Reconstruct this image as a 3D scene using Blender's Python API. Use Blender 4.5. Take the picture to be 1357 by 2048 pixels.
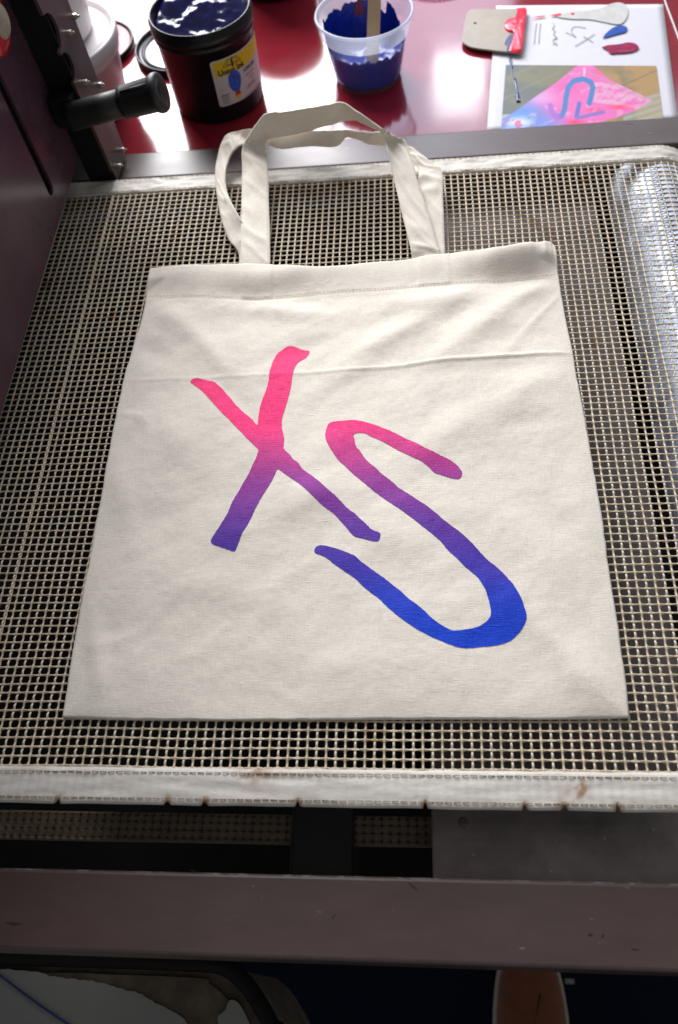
import bpy, bmesh, math, random, json
from mathutils import Vector, Matrix, noise, geometry
random.seed(7)
S = bpy.context.scene
for o in list(bpy.data.objects): bpy.data.objects.remove(o)

# ---------------------------------------------------------------- camera
cd = bpy.data.cameras.new('camera'); cam = bpy.data.objects.new('camera', cd)
S.collection.objects.link(cam); S.camera = cam
RX, UP, FW = (0.99459,0.03345,-0.09832), (0.02142,0.86026,0.5094), (-0.10162,0.50876,-0.85489)
cam.matrix_world = Matrix(((RX[0],UP[0],-FW[0],0.06382),(RX[1],UP[1],-FW[1],-0.37828),(RX[2],UP[2],-FW[2],0.53909),(0,0,0,1)))
cd.sensor_fit = 'VERTICAL'; cd.sensor_height = 23.6; cd.sensor_width = 15.6
cd.lens = 1650/2048*23.6
cd.clip_start = .02; cd.clip_end = 60
cd.dof.use_dof = True; cd.dof.focus_distance = .64; cd.dof.aperture_fstop = 4.0

# ---------------------------------------------------------------- light
W = bpy.data.worlds.new('World'); S.world = W; W.use_nodes = True
bg = W.node_tree.nodes['Background']
bg.inputs[0].default_value = (.93,.94,1.0,1); bg.inputs[1].default_value = .28
def area(name, x0, x1, z0, z1, y, L, col, tilt=0):
    ld = bpy.data.lights.new(name, 'AREA'); ld.shape = 'RECTANGLE'
    ld.size = x1-x0; ld.size_y = z1-z0; ld.color = col
    ld.energy = L*math.pi*(x1-x0)*(z1-z0)
    o = bpy.data.objects.new(name, ld); S.collection.objects.link(o)
    o.location = ((x0+x1)/2, y, (z0+z1)/2); o.rotation_euler = (math.radians(-90), 0, 0)   # faces -Y
    return o
area('window_wall_light', -1.0, -.10, .50, 1.75, 1.6, 21.3, (.985,.98,1.0))
area('window_wall_light', -1.0, -.16, .36, .485, 1.6, 12, (.84,.90,1.0))
area('window_wall_light', .115, .235, .60, .755, 1.6, 13, (.95,.97,1.0))
area('window_wall_light', -.08, .30, .40, 1.3, 1.65, 4.6, (.74,.78,1.0))  # added lamp standing in for the pale wall beside the windows
area('window_wall_light', .30, 1.3, .80, 1.6, 1.65, 3.0, (.84,.88,1.0))  # weaker area lamp further right, on the wall lamp's plane
S.view_settings.view_transform = 'Standard'; S.view_settings.look = 'None'
S.view_settings.exposure = 0; S.view_settings.gamma = 1; S.view_settings.use_curve_mapping = False

D = json.loads(r'''{"X":[[-0.03127,0.10383],[-0.03112,0.10107],[-0.03371,0.0956],[-0.03786,0.09272],[-0.041,0.08918],[-0.04302,0.08316],[-0.04388,0.07712],[-0.04437,0.06993],[-0.04476,0.0628],[-0.04592,0.05461],[-0.04729,0.0471],[-0.04864,0.03967],[-0.04978,0.03345],[-0.05012,0.02781],[-0.04955,0.02219],[-0.04794,0.01601],[-0.04683,0.01047],[-0.04684,0.00393],[-0.04636,0.00079],[-0.04145,-0.00483],[-0.03832,-0.00966],[-0.03418,-0.01315],[-0.02988,-0.01994],[-0.02348,-0.0254],[-0.01654,-0.03212],[-0.00967,-0.03939],[-0.00347,-0.04529],[0.00158,-0.05109],[0.00713,-0.05746],[0.01257,-0.06191],[0.01692,-0.06691],[0.02121,-0.07125],[0.02548,-0.07616],[0.03124,-0.07903],[0.03179,-0.08225],[0.03057,-0.08577],[0.02664,-0.08605],[0.02038,-0.08403],[0.01303,-0.0815],[0.01037,-0.07942],[0.00654,-0.07394],[0.00214,-0.06839],[-0.00286,-0.06215],[-0.00728,-0.05833],[-0.01228,-0.05447],[-0.01795,-0.04868],[-0.02368,-0.04282],[-0.02892,-0.03691],[-0.03534,-0.03091],[-0.04118,-0.02616],[-0.04591,-0.02207],[-0.05004,-0.01903],[-0.05142,-0.02321],[-0.05372,-0.0297],[-0.05605,-0.03548],[-0.05937,-0.04247],[-0.06259,-0.05002],[-0.06524,-0.0575],[-0.06737,-0.06429],[-0.07002,-0.071],[-0.07318,-0.07764],[-0.07512,-0.08543],[-0.07673,-0.09076],[-0.07822,-0.09192],[-0.08266,-0.09029],[-0.08825,-0.08816],[-0.09387,-0.08601],[-0.09607,-0.08381],[-0.09656,-0.08138],[-0.0944,-0.07657],[-0.09126,-0.07052],[-0.08774,-0.06256],[-0.08516,-0.05575],[-0.08372,-0.04819],[-0.0801,-0.03996],[-0.07649,-0.03098],[-0.07329,-0.02319],[-0.07112,-0.01595],[-0.06887,-0.0093],[-0.06745,-0.00325],[-0.06746,0.00085],[-0.0719,0.00583],[-0.0782,0.01275],[-0.08389,0.01962],[-0.08908,0.02544],[-0.09385,0.03129],[-0.09855,0.03605],[-0.10388,0.04203],[-0.10772,0.04684],[-0.11268,0.05292],[-0.11824,0.05967],[-0.12324,0.06528],[-0.12756,0.06909],[-0.13192,0.07293],[-0.13265,0.07479],[-0.13051,0.07713],[-0.12668,0.07755],[-0.12119,0.07631],[-0.11663,0.07462],[-0.11268,0.07383],[-0.10839,0.06999],[-0.10298,0.06433],[-0.09852,0.05818],[-0.09422,0.05327],[-0.09084,0.04785],[-0.08667,0.04361],[-0.08299,0.03941],[-0.07841,0.03521],[-0.07382,0.03047],[-0.07064,0.02583],[-0.0701,0.03032],[-0.07012,0.03601],[-0.06968,0.04403],[-0.0682,0.0521],[-0.06641,0.05907],[-0.06509,0.06614],[-0.06422,0.07329],[-0.06412,0.08056],[-0.06334,0.08664],[-0.06197,0.09398],[-0.05913,0.10132],[-0.05506,0.1055],[-0.05093,0.10907],[-0.0461,0.10944],[-0.04112,0.10727],[-0.03614,0.10485]],"S":[[0.09412,-0.02693],[0.09246,-0.02362],[0.08948,-0.01915],[0.08553,-0.01572],[0.08109,-0.01281],[0.0766,-0.01043],[0.0721,-0.00748],[0.06757,-0.00508],[0.06211,-0.00093],[0.05661,0.00325],[0.05106,0.00631],[0.04547,0.01055],[0.03984,0.01425],[0.03416,0.01738],[0.02845,0.02054],[0.02271,0.02313],[0.01599,0.02553],[0.00924,0.02723],[0.00252,0.02727],[-0.00421,0.02683],[-0.00995,0.02563],[-0.01222,0.02216],[-0.01327,0.01748],[-0.01317,0.01045],[-0.0115,0.0046],[-0.00842,-0.00125],[-0.00489,-0.00763],[-0.00094,-0.01339],[0.00387,-0.01857],[0.00866,-0.02424],[0.01431,-0.02989],[0.01991,-0.03548],[0.02544,-0.041],[0.03091,-0.04594],[0.03633,-0.05083],[0.0417,-0.05516],[0.04702,-0.05944],[0.05229,-0.06421],[0.05751,-0.06892],[0.06224,-0.07359],[0.06524,-0.07617],[0.07112,-0.08179],[0.07664,-0.08771],[0.08143,-0.09496],[0.08682,-0.10073],[0.09212,-0.10712],[0.09681,-0.11204],[0.10145,-0.11692],[0.1042,-0.1224],[0.10635,-0.12714],[0.10756,-0.13316],[0.10865,-0.13911],[0.1089,-0.14499],[0.1069,-0.14886],[0.10255,-0.15268],[0.09773,-0.15482],[0.09118,-0.15618],[0.08288,-0.15701],[0.07821,-0.15506],[0.07296,-0.1518],[0.0677,-0.14721],[0.063,-0.14193],[0.05703,-0.13657],[0.05221,-0.13251],[0.04735,-0.12706],[0.04119,-0.12153],[0.03497,-0.11594],[0.02868,-0.11098],[0.02232,-0.10596],[0.01717,-0.10163],[0.01327,-0.09771],[0.00809,-0.09503],[0.00158,-0.09202],[-0.00625,-0.08925],[-0.01214,-0.08783],[-0.0156,-0.08878],[-0.01714,-0.09166],[-0.01635,-0.09458],[-0.01109,-0.09684],[-0.00647,-0.09979],[-0.00183,-0.10415],[0.00404,-0.10848],[0.00985,-0.11278],[0.01498,-0.11703],[0.0201,-0.12262],[0.02639,-0.12815],[0.03137,-0.13227],[0.03692,-0.13835],[0.04301,-0.14436],[0.04844,-0.149],[0.0544,-0.15359],[0.0615,-0.15814],[0.06854,-0.16201],[0.07553,-0.16521],[0.08131,-0.16776],[0.08709,-0.16941],[0.09408,-0.1697],[0.1011,-0.16874],[0.10809,-0.16827],[0.11515,-0.16669],[0.12111,-0.16422],[0.12544,-0.16048],[0.12926,-0.15608],[0.13199,-0.151],[0.13294,-0.14651],[0.13195,-0.14132],[0.13088,-0.13541],[0.12891,-0.1301],[0.12687,-0.1254],[0.12422,-0.12065],[0.11981,-0.11446],[0.11531,-0.10889],[0.10954,-0.10323],[0.10493,-0.09753],[0.1003,-0.09105],[0.09498,-0.08447],[0.08957,-0.07854],[0.08343,-0.07326],[0.07848,-0.0687],[0.07509,-0.06476],[0.07082,-0.06056],[0.06608,-0.05579],[0.0604,-0.05148],[0.05512,-0.04714],[0.04979,-0.04276],[0.04486,-0.03889],[0.0417,-0.03504],[0.03716,-0.03058],[0.03166,-0.02551],[0.02748,-0.02044],[0.02234,-0.01528],[0.01854,-0.01012],[0.01515,-0.00379],[0.01129,0.00147],[0.01049,0.00725],[0.00943,0.01192],[0.01101,0.01326],[0.01479,0.01382],[0.01907,0.01295],[0.02385,0.00964],[0.02953,0.00654],[0.03518,0.00289],[0.04078,-0.0013],[0.04634,-0.00546],[0.05278,-0.00961],[0.05825,-0.01314],[0.06278,-0.01607],[0.06682,-0.01951],[0.06992,-0.0229],[0.07299,-0.02681],[0.077,-0.02834],[0.08144,-0.03032],[0.08586,-0.03207],[0.09074,-0.03307],[0.09255,-0.03227],[0.09382,-0.02962]],"bagL":[[-0.18757,0.21125],[-0.18946,0.18903],[-0.18779,0.16031],[-0.19073,0.11806],[-0.19331,0.07699],[-0.19257,-0.00078],[-0.19006,-0.07795],[-0.18963,-0.11841],[-0.18824,-0.15749],[-0.18705,-0.19012],[-0.18552,-0.21784]],"bagR":[[0.18654,0.21164],[0.18699,0.18493],[0.18735,0.15439],[0.18857,0.11372],[0.19031,0.08065],[0.19141,0.03404],[0.19244,-0.00941],[0.19358,-0.05435],[0.19343,-0.10014],[0.19379,-0.14626],[0.19357,-0.18368],[0.19213,-0.2164]],"bagB":[[-0.18599,-0.21754],[-0.14083,-0.21875],[-0.07156,-0.21881],[0.01258,-0.21812],[0.07812,-0.21753],[0.14212,-0.21727],[0.17359,-0.21682],[0.19237,-0.2161]],"bagT":[[-0.18569,0.20684,0.008],[-0.17237,0.20572,0.01],[-0.13828,0.2035,0.011],[-0.10017,0.20139,0.011],[-0.06218,0.19626,0.012],[-0.02538,0.19381,0.01],[0.00187,0.19591,0.008],[0.02916,0.19886,0.007],[0.05643,0.20008,0.007],[0.08356,0.20212,0.008],[0.11024,0.20084,0.012],[0.13619,0.19793,0.018],[0.16239,0.20127,0.02],[0.17632,0.20662,0.016],[0.18222,0.20877,0.012],[0.1854,0.20612,0.009]],"F":[[-0.10213,0.20086,0.0012,-0.07306,0.19881,0.0012],[-0.10224,0.21606,0.0055,-0.07348,0.21393,0.0055],[-0.10393,0.25339,0.01,-0.07631,0.2523,0.009],[-0.10659,0.29295,0.013,-0.07984,0.2918,0.012],[-0.10876,0.33179,0.018,-0.08249,0.33055,0.017],[-0.1093,0.35447,0.026,-0.08519,0.3631,0.022],[-0.10041,0.36237,0.036,-0.08474,0.36619,0.026],[-0.08172,0.36492,0.054,-0.08136,0.36236,0.029],[-0.06395,0.36084,0.058,-0.06334,0.36315,0.031],[-0.04645,0.35974,0.06,-0.0428,0.36375,0.034],[-0.02194,0.36015,0.062,-0.02007,0.36643,0.037],[-0.0061,0.36301,0.062,0.00252,0.36744,0.04],[0.00911,0.35393,0.057,0.01232,0.35718,0.043],[0.0246,0.34551,0.05,0.02609,0.34552,0.043],[0.03576,0.34215,0.043,0.03326,0.3407,0.041],[0.04508,0.34197,0.036,0.03448,0.34322,0.037],[0.05595,0.33767,0.029,0.03562,0.33764,0.03],[0.06487,0.29613,0.021,0.04156,0.30568,0.021],[0.07482,0.25449,0.014,0.05017,0.2566,0.014],[0.08222,0.21932,0.009,0.0567,0.22019,0.01],[0.085,0.20475,0.0055,0.05872,0.20541,0.0055],[0.08611,0.19519,0.0012,0.05989,0.19708,0.0012]],"Bk":[[-0.1036,0.20577,0.001,-0.07632,0.20382,0.001],[-0.10539,0.22845,0.003,-0.08546,0.23693,0.005],[-0.1172,0.2484,0.005,-0.09885,0.25647,0.01],[-0.12793,0.28151,0.006,-0.10917,0.27261,0.015],[-0.1354,0.31679,0.008,-0.12203,0.30418,0.014],[-0.13916,0.3454,0.01,-0.12654,0.32979,0.015],[-0.13696,0.37163,0.014,-0.12464,0.35322,0.016],[-0.12861,0.3839,0.022,-0.11364,0.36448,0.022],[-0.10952,0.38425,0.026,-0.09975,0.37748,0.014],[-0.08459,0.38188,0.028,-0.08432,0.37623,0.012],[-0.06794,0.37632,0.03,-0.07289,0.36938,0.012],[-0.04115,0.37016,0.03,-0.04437,0.36983,0.013],[-0.02089,0.36794,0.03,-0.01657,0.36691,0.013],[-0.00609,0.37002,0.028,-0.00556,0.37231,0.018],[0.00629,0.36996,0.026,0.0062,0.36784,0.018],[0.01635,0.36726,0.026,0.02063,0.3632,0.014],[0.03382,0.36298,0.026,0.03573,0.36082,0.014],[0.05828,0.34647,0.022,0.04974,0.34562,0.016],[0.07639,0.3252,0.02,0.06515,0.32117,0.016],[0.08849,0.31026,0.018,0.06534,0.30243,0.015],[0.0889,0.27543,0.013,0.05922,0.2804,0.01],[0.08878,0.23996,0.008,0.06245,0.24445,0.006],[0.08868,0.20592,0.003,0.0664,0.20433,0.003],[0.08826,0.19206,0.001,0.07071,0.19332,0.001]],"paper":[[0.16357,0.6502],[0.35197,0.62462],[0.33308,0.41411],[0.13994,0.4231]],"pic":[[0.16636,0.52727],[0.32536,0.5047],[0.31806,0.41664],[0.15445,0.42149]],"card":[[0.19628,0.63021],[0.19076,0.63105],[0.16483,0.63462],[0.14242,0.63766],[0.13297,0.6377],[0.12902,0.63414],[0.12631,0.62422],[0.12287,0.60106],[0.12012,0.57998],[0.12069,0.57177],[0.12583,0.56397],[0.13286,0.55884],[0.15232,0.55143],[0.17339,0.5448],[0.18212,0.54237],[0.18502,0.54542],[0.19081,0.58471]],"cardink":[[0.18544,0.63023],[0.19167,0.63135],[0.19671,0.62921],[0.19604,0.61635],[0.19211,0.5902],[0.18881,0.56466],[0.18499,0.54552],[0.18236,0.54148],[0.17673,0.54224],[0.17126,0.54549],[0.17459,0.55705],[0.17806,0.5726],[0.17775,0.58077],[0.17257,0.58478],[0.16904,0.59186],[0.16904,0.60016],[0.17333,0.60891],[0.17996,0.6113],[0.18596,0.61244],[0.18772,0.62099]],"cardblue":[[0.18507,0.63028],[0.18723,0.62927],[0.1873,0.62037],[0.18562,0.61283],[0.18275,0.61156],[0.18478,0.62143]],"cardblue2":[[0.17865,0.58064],[0.17794,0.57101],[0.17376,0.55557],[0.17126,0.54549],[0.16812,0.54654],[0.16925,0.55778],[0.16701,0.56192],[0.17189,0.57509]],"swblue":[[0.27644,0.56448],[0.28083,0.57253],[0.28817,0.5812],[0.29594,0.58595],[0.30206,0.58507],[0.30549,0.58034],[0.30308,0.57324],[0.29744,0.57082],[0.29008,0.56865],[0.28263,0.56585]],"swred":[[0.27314,0.54658],[0.28051,0.54934],[0.28751,0.54932],[0.29459,0.54992],[0.30184,0.55175],[0.30928,0.54884],[0.31238,0.5403],[0.30632,0.5343],[0.2974,0.53242],[0.28881,0.53296],[0.28102,0.53308],[0.27838,0.53963]],"swwhite":[[0.28825,0.5352],[0.29313,0.53918],[0.30059,0.54284],[0.30422,0.54141],[0.30123,0.53499],[0.294,0.53288]],"film":[[0.23067,0.61679],[0.24585,0.62132],[0.26787,0.62141],[0.28289,0.6246],[0.29289,0.63129],[0.3032,0.63314],[0.31045,0.62621],[0.3105,0.61098],[0.30656,0.59822],[0.29996,0.5893],[0.29119,0.59057],[0.2828,0.59509],[0.26578,0.60355],[0.24796,0.60683],[0.23215,0.61319]],"redmarks":[[[0.20279,0.61448],[0.20859,0.61735],[0.21691,0.61748],[0.21676,0.61581],[0.20932,0.61521]],[[0.22328,0.61653],[0.22902,0.61873],[0.23554,0.61946],[0.23527,0.61679],[0.22869,0.61539]],[[0.24643,0.61817],[0.25023,0.6193],[0.25087,0.61684],[0.24792,0.61491]]],"hw":[[[0.20688,0.60615],[0.20401,0.58996],[0.20039,0.56449]],[[0.21123,0.60551],[0.20869,0.58929],[0.20536,0.5638]],[[0.22479,0.60354],[0.22596,0.59672],[0.223,0.59054],[0.22591,0.58683],[0.22334,0.57903],[0.22643,0.57374],[0.22132,0.56736],[0.22575,0.5578]],[[0.22242,0.56946],[0.22716,0.57202]],[[0.22062,0.5601],[0.22534,0.56264]],[[0.26022,0.58684],[0.25345,0.59077],[0.24716,0.59102],[0.24372,0.58429],[0.24552,0.5759],[0.24764,0.57076]],[[0.24764,0.57076],[0.24287,0.57628],[0.23717,0.58196]],[[0.26858,0.57426],[0.25957,0.56588],[0.24487,0.5536]],[[0.25574,0.57124],[0.26114,0.56406],[0.26486,0.55813]]],"bluestroke":[[[0.17029,0.54413],[0.17092,0.53725],[0.17189,0.51989],[0.17271,0.50101],[0.17332,0.48712]],[[0.17284,0.54087],[0.17298,0.51975]],[[0.17419,0.49897],[0.17478,0.47784],[0.1743,0.45733]],[[0.17603,0.47318],[0.17639,0.45709]],[[0.17325,0.50095],[0.17444,0.47337]]],"strip":[[0.35566,0.64758],[0.35525,0.62412],[0.35646,0.5877],[0.35742,0.55467],[0.35845,0.51432]],"slot":[[0.2689,0.1642],[0.2647,0.1711],[0.2675,0.0592],[0.2631,0.0616],[0.2736,0.0578]],"notch":[[0.3319,0.1825],[0.3601,0.1673],[0.34,0.151],[0.3271,0.1576],[0.335,0.145],[0.3614,0.1295],[0.343,0.1135],[0.3365,0.1199]],"bolts":[[0.3975,0.1436],[0.3713,0.1431],[0.3987,0.0762],[0.3651,0.0997],[0.3955,0.0052],[0.3708,0.0039]],"box":[[-0.31668,-0.35657],[-0.2904,-0.35762],[-0.20527,-0.35725],[-0.12216,-0.3576],[-0.10138,-0.36082],[-0.08841,-0.36907],[-0.07964,-0.37731],[-0.06413,-0.39741]],"boxtear":[[-0.31421,-0.36554],[-0.27539,-0.36615],[-0.25386,-0.36727],[-0.24491,-0.36947],[-0.22358,-0.37091],[-0.20238,-0.37269],[-0.18089,-0.3772],[-0.1704,-0.37858],[-0.15514,-0.3849],[-0.14233,-0.38953],[-0.12945,-0.39576],[-0.12661,-0.40226]],"boxtear2":[[-0.10102,-0.40134],[-0.10389,-0.39321],[-0.09849,-0.38803],[-0.09522,-0.38121],[-0.08695,-0.38429],[-0.0756,-0.40043]],"boxstring":[[-0.30036,-0.36343],[-0.28562,-0.37081],[-0.25666,-0.38591],[-0.22442,-0.40105],[-0.20669,-0.40837]],"notchN":[-0.178,-0.1043,-0.0797,-0.0191,0.0608,0.1224,0.146,0.1781],"stain":[[0.1581,-0.2609,0.004,1],[0.1593,-0.2578,0.003,0.9],[0.1562,-0.2645,0.004,0.8],[0.1504,-0.2615,0.008,0.35],[0.1355,-0.2587,0.008,0.25],[-0.0438,-0.2533,0.012,0.7],[-0.052,-0.253,0.01,0.5],[-0.006,-0.2557,0.015,0.25],[-0.0778,-0.2743,0.004,0.6],[0.145,-0.2706,0.006,0.5],[-0.2016,-0.253,0.02,0.2]],"crease":[[-0.19567,0.07962],[-0.16867,0.0783],[-0.12443,0.0778],[-0.08087,0.07841],[-0.03779,0.07846],[0.00474,0.0796],[0.04681,0.08182],[0.08857,0.08566],[0.12987,0.08675],[0.1627,0.0888],[0.19313,0.08933]],"hemline":[[-0.19064,0.17615],[-0.14538,0.17442],[-0.1169,0.17128],[-0.07948,0.16756],[-0.04295,0.1695],[-0.00671,0.17205],[0.02932,0.1721],[0.06058,0.17306],[0.10042,0.17403],[0.13545,0.17407],[0.16171,0.17654],[0.19001,0.17886]],"folds":[[0.047,0.1211,0.8307,0.5567,0.0581,0.012,0.0022],[0.0007,0.0733,0.8134,0.5817,0.0307,0.01,0.0012],[0.1153,0.1228,0.7395,0.6731,0.049,0.012,0.002],[0.1387,0.0406,0.7152,0.6989,0.0424,0.014,0.0016],[0.0861,0.0129,0.7435,0.6687,0.0501,0.014,0.0014],[-0.1557,0.145,0.7675,-0.641,0.0401,0.012,0.0018],[-0.1191,0.1074,0.6504,-0.7596,0.0312,0.01,0.0014],[-0.1736,0.1104,0.8458,-0.5335,0.0352,0.01,-0.0012],[-0.1429,0.0218,0.6306,-0.7761,0.0396,0.014,0.0012],[-0.1698,-0.0452,0.3427,-0.9394,0.0432,0.01,0.001],[-0.1705,-0.1702,0.2989,-0.9543,0.0307,0.008,0.0018],[-0.0304,-0.049,0.9223,0.3864,0.033,0.014,0.0012],[-0.0774,-0.1244,0.9688,-0.2477,0.0501,0.018,0.0012],[0.0118,-0.1818,1.0,-0.0027,0.0542,0.018,0.001],[0.1614,-0.1822,0.5763,-0.8173,0.033,0.012,0.0016],[0.1412,-0.1536,0.633,-0.7742,0.028,0.012,0.0012],[0.1624,-0.0755,0.418,-0.9085,0.0273,0.014,-0.0012],[-0.0601,0.1513,0.9853,-0.1708,0.0551,0.01,0.0016],[-0.0308,0.1083,0.9318,0.363,0.0276,0.01,-0.001],[0.0735,0.1549,0.9943,0.1062,0.0528,0.012,0.002],[0.1648,0.1609,0.9039,0.4276,0.0248,0.008,0.0014],[-0.0869,0.0506,0.7137,-0.7004,0.0386,0.012,-0.0008],[0.0535,-0.0857,0.8592,-0.5117,0.0333,0.016,0.001]]}''')

# ---------------------------------------------------------------- helpers
org = {}
def lin(c):
    return tuple((v/255/12.92 if v/255 <= .04045 else ((v/255+.055)/1.055)**2.4) for v in c)
def tag(o, label, cat, group=None, kind=None):
    if label: o['label'] = label
    if cat: o['category'] = cat
    if group: o['group'] = group
    if kind: o['kind'] = kind
    return o
def thing(name, label, cat, loc=(0,0,0), group=None):
    o = bpy.data.objects.new(name, None); S.collection.objects.link(o)
    o.empty_display_size = .02; o.location = loc; org[o] = Vector(loc)
    return tag(o, label, cat, group)
def mob(name, verts, faces, mats, parent=None, smooth=True, origin=None, midx=None, solid=0, off=-1, bevel=0):
    me = bpy.data.meshes.new(name)
    O = org[parent] if parent else Vector(origin or (0,0,0))
    me.from_pydata([(v[0]-O.x, v[1]-O.y, v[2]-O.z) for v in verts], [], faces)
    me.validate()
    for m in (mats if isinstance(mats, (list,tuple)) else [mats]): me.materials.append(m)
    if midx: me.polygons.foreach_set('material_index', midx)
    if smooth: me.polygons.foreach_set('use_smooth', [True]*len(me.polygons))
    me.update()
    o = bpy.data.objects.new(name, me); S.collection.objects.link(o)
    if parent: o.parent = parent
    else: o.location = O
    org[o] = O
    if bevel:
        b = o.modifiers.new('bev','BEVEL'); b.width = bevel; b.segments = 3; b.limit_method = 'ANGLE'
    if solid:
        s = o.modifiers.new('sol','SOLIDIFY'); s.thickness = solid; s.offset = off
    return o
class MB:
    def __init__(s): s.v=[]; s.f=[]; s.m=[]
    def add(s, v, f, m=0):
        n=len(s.v); s.v += v; s.f += [tuple(i+n for i in q) for q in f]; s.m += [m]*len(f)
    def box(s, x0,x1,y0,y1,z0,z1,m=0):
        s.add([(x0,y0,z0),(x1,y0,z0),(x1,y1,z0),(x0,y1,z0),(x0,y0,z1),(x1,y0,z1),(x1,y1,z1),(x0,y1,z1)],
              [(0,3,2,1),(4,5,6,7),(0,1,5,4),(1,2,6,5),(2,3,7,6),(3,0,4,7)],m)
    def prism(s, pts, z0, z1, m=0):
        n=len(pts); a=sum(pts[i][0]*pts[(i+1)%n][1]-pts[(i+1)%n][0]*pts[i][1] for i in range(n))
        if a<0: pts=pts[::-1]
        s.add([(p[0],p[1],z0) for p in pts]+[(p[0],p[1],z1) for p in pts],
              [tuple(range(n))[::-1], tuple(range(n,2*n))]+[(i,(i+1)%n,n+(i+1)%n,n+i) for i in range(n)],m)
    def tube(s, pts, r, n=8, m=0, cap=True):
        pts=[Vector(p) for p in pts]; k=len(pts); v=[]; f=[]
        rr = r if isinstance(r,(list,tuple)) else [r]*k
        up=None
        for i,p in enumerate(pts):
            t=(pts[min(i+1,k-1)]-pts[max(i-1,0)]).normalized()
            if up is None: up = Vector((0,0,1)) if abs(t.z)<.9 else Vector((1,0,0))
            a=t.cross(up).normalized(); b=a.cross(t).normalized(); up=b
            for j in range(n):
                q=2*math.pi*j/n; w=p+(a*math.cos(q)+b*math.sin(q))*rr[i]; v.append(tuple(w))
        for i in range(k-1):
            for j in range(n): f.append((i*n+j, i*n+(j+1)%n, (i+1)*n+(j+1)%n, (i+1)*n+j))
        if cap: f += [tuple(range(n))[::-1], tuple(range((k-1)*n,k*n))]
        s.add(v,f,m)
    def lathe(s, prof, cx, cy, n=96, m=0, fn=None, a0=0, a1=2*math.pi):
        full = abs(a1-a0-2*math.pi)<1e-6; nn = n if full else n+1; k=len(prof); v=[]
        for i in range(nn):
            a=a0+(a1-a0)*i/n
            for j,(r,z) in enumerate(prof):
                if fn: r,z=fn(a,j,r,z)
                v.append((cx+r*math.cos(a),cy+r*math.sin(a),z))
        f=[]
        for i in range(n):
            for j in range(k-1):
                i2=(i+1)%nn; f.append((i*k+j,i2*k+j,i2*k+j+1,i*k+j+1))
        s.add(v,f,m)
    def build(s, name, mats, parent=None, **k): return mob(name, s.v, s.f, mats, parent, midx=s.m, **k)
def cr_spline(P, n):
    out=[]; K=len(P); d=len(P[0])
    for i in range(K-1):
        a,b,c,e=P[max(i-1,0)],P[i],P[i+1],P[min(i+2,K-1)]
        for j in range(n):
            t=j/n
            out.append(tuple(.5*(2*b[q]+(c[q]-a[q])*t+(2*a[q]-5*b[q]+4*c[q]-e[q])*t*t+(3*b[q]-a[q]-3*c[q]+e[q])*t**3) for q in range(d)))
    out.append(tuple(P[-1])); return out
def resample(P, n):
    L=[0]
    for i in range(len(P)-1): L.append(L[-1]+math.dist(P[i],P[i+1]))
    out=[]; j=0
    for i in range(n+1):
        t=L[-1]*i/n
        while j<len(P)-2 and L[j+1]<t: j+=1
        u=(t-L[j])/max(L[j+1]-L[j],1e-9); u=min(max(u,0),1)
        out.append(tuple(a+(b-a)*u for a,b in zip(P[j],P[j+1])))
    return out
def in_poly(x,y,P):
    c=False; j=len(P)-1
    for i in range(len(P)):
        if (P[i][1]>y)!=(P[j][1]>y) and x<(P[j][0]-P[i][0])*(y-P[i][1])/(P[j][1]-P[i][1])+P[i][0]: c=not c
        j=i
    return c
def ss(a,b,x):
    t=min(max((x-a)/(b-a),0),1); return t*t*(3-2*t)
def nz(x,y,z=0): return noise.noise(Vector((x,y,z)))
def fbm(x,y,z=0,o=4):
    s=0;a=1
    for i in range(o): s+=a*noise.noise(Vector((x,y,z+i*7.3))); x*=2;y*=2;a*=.5
    return s

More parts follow.
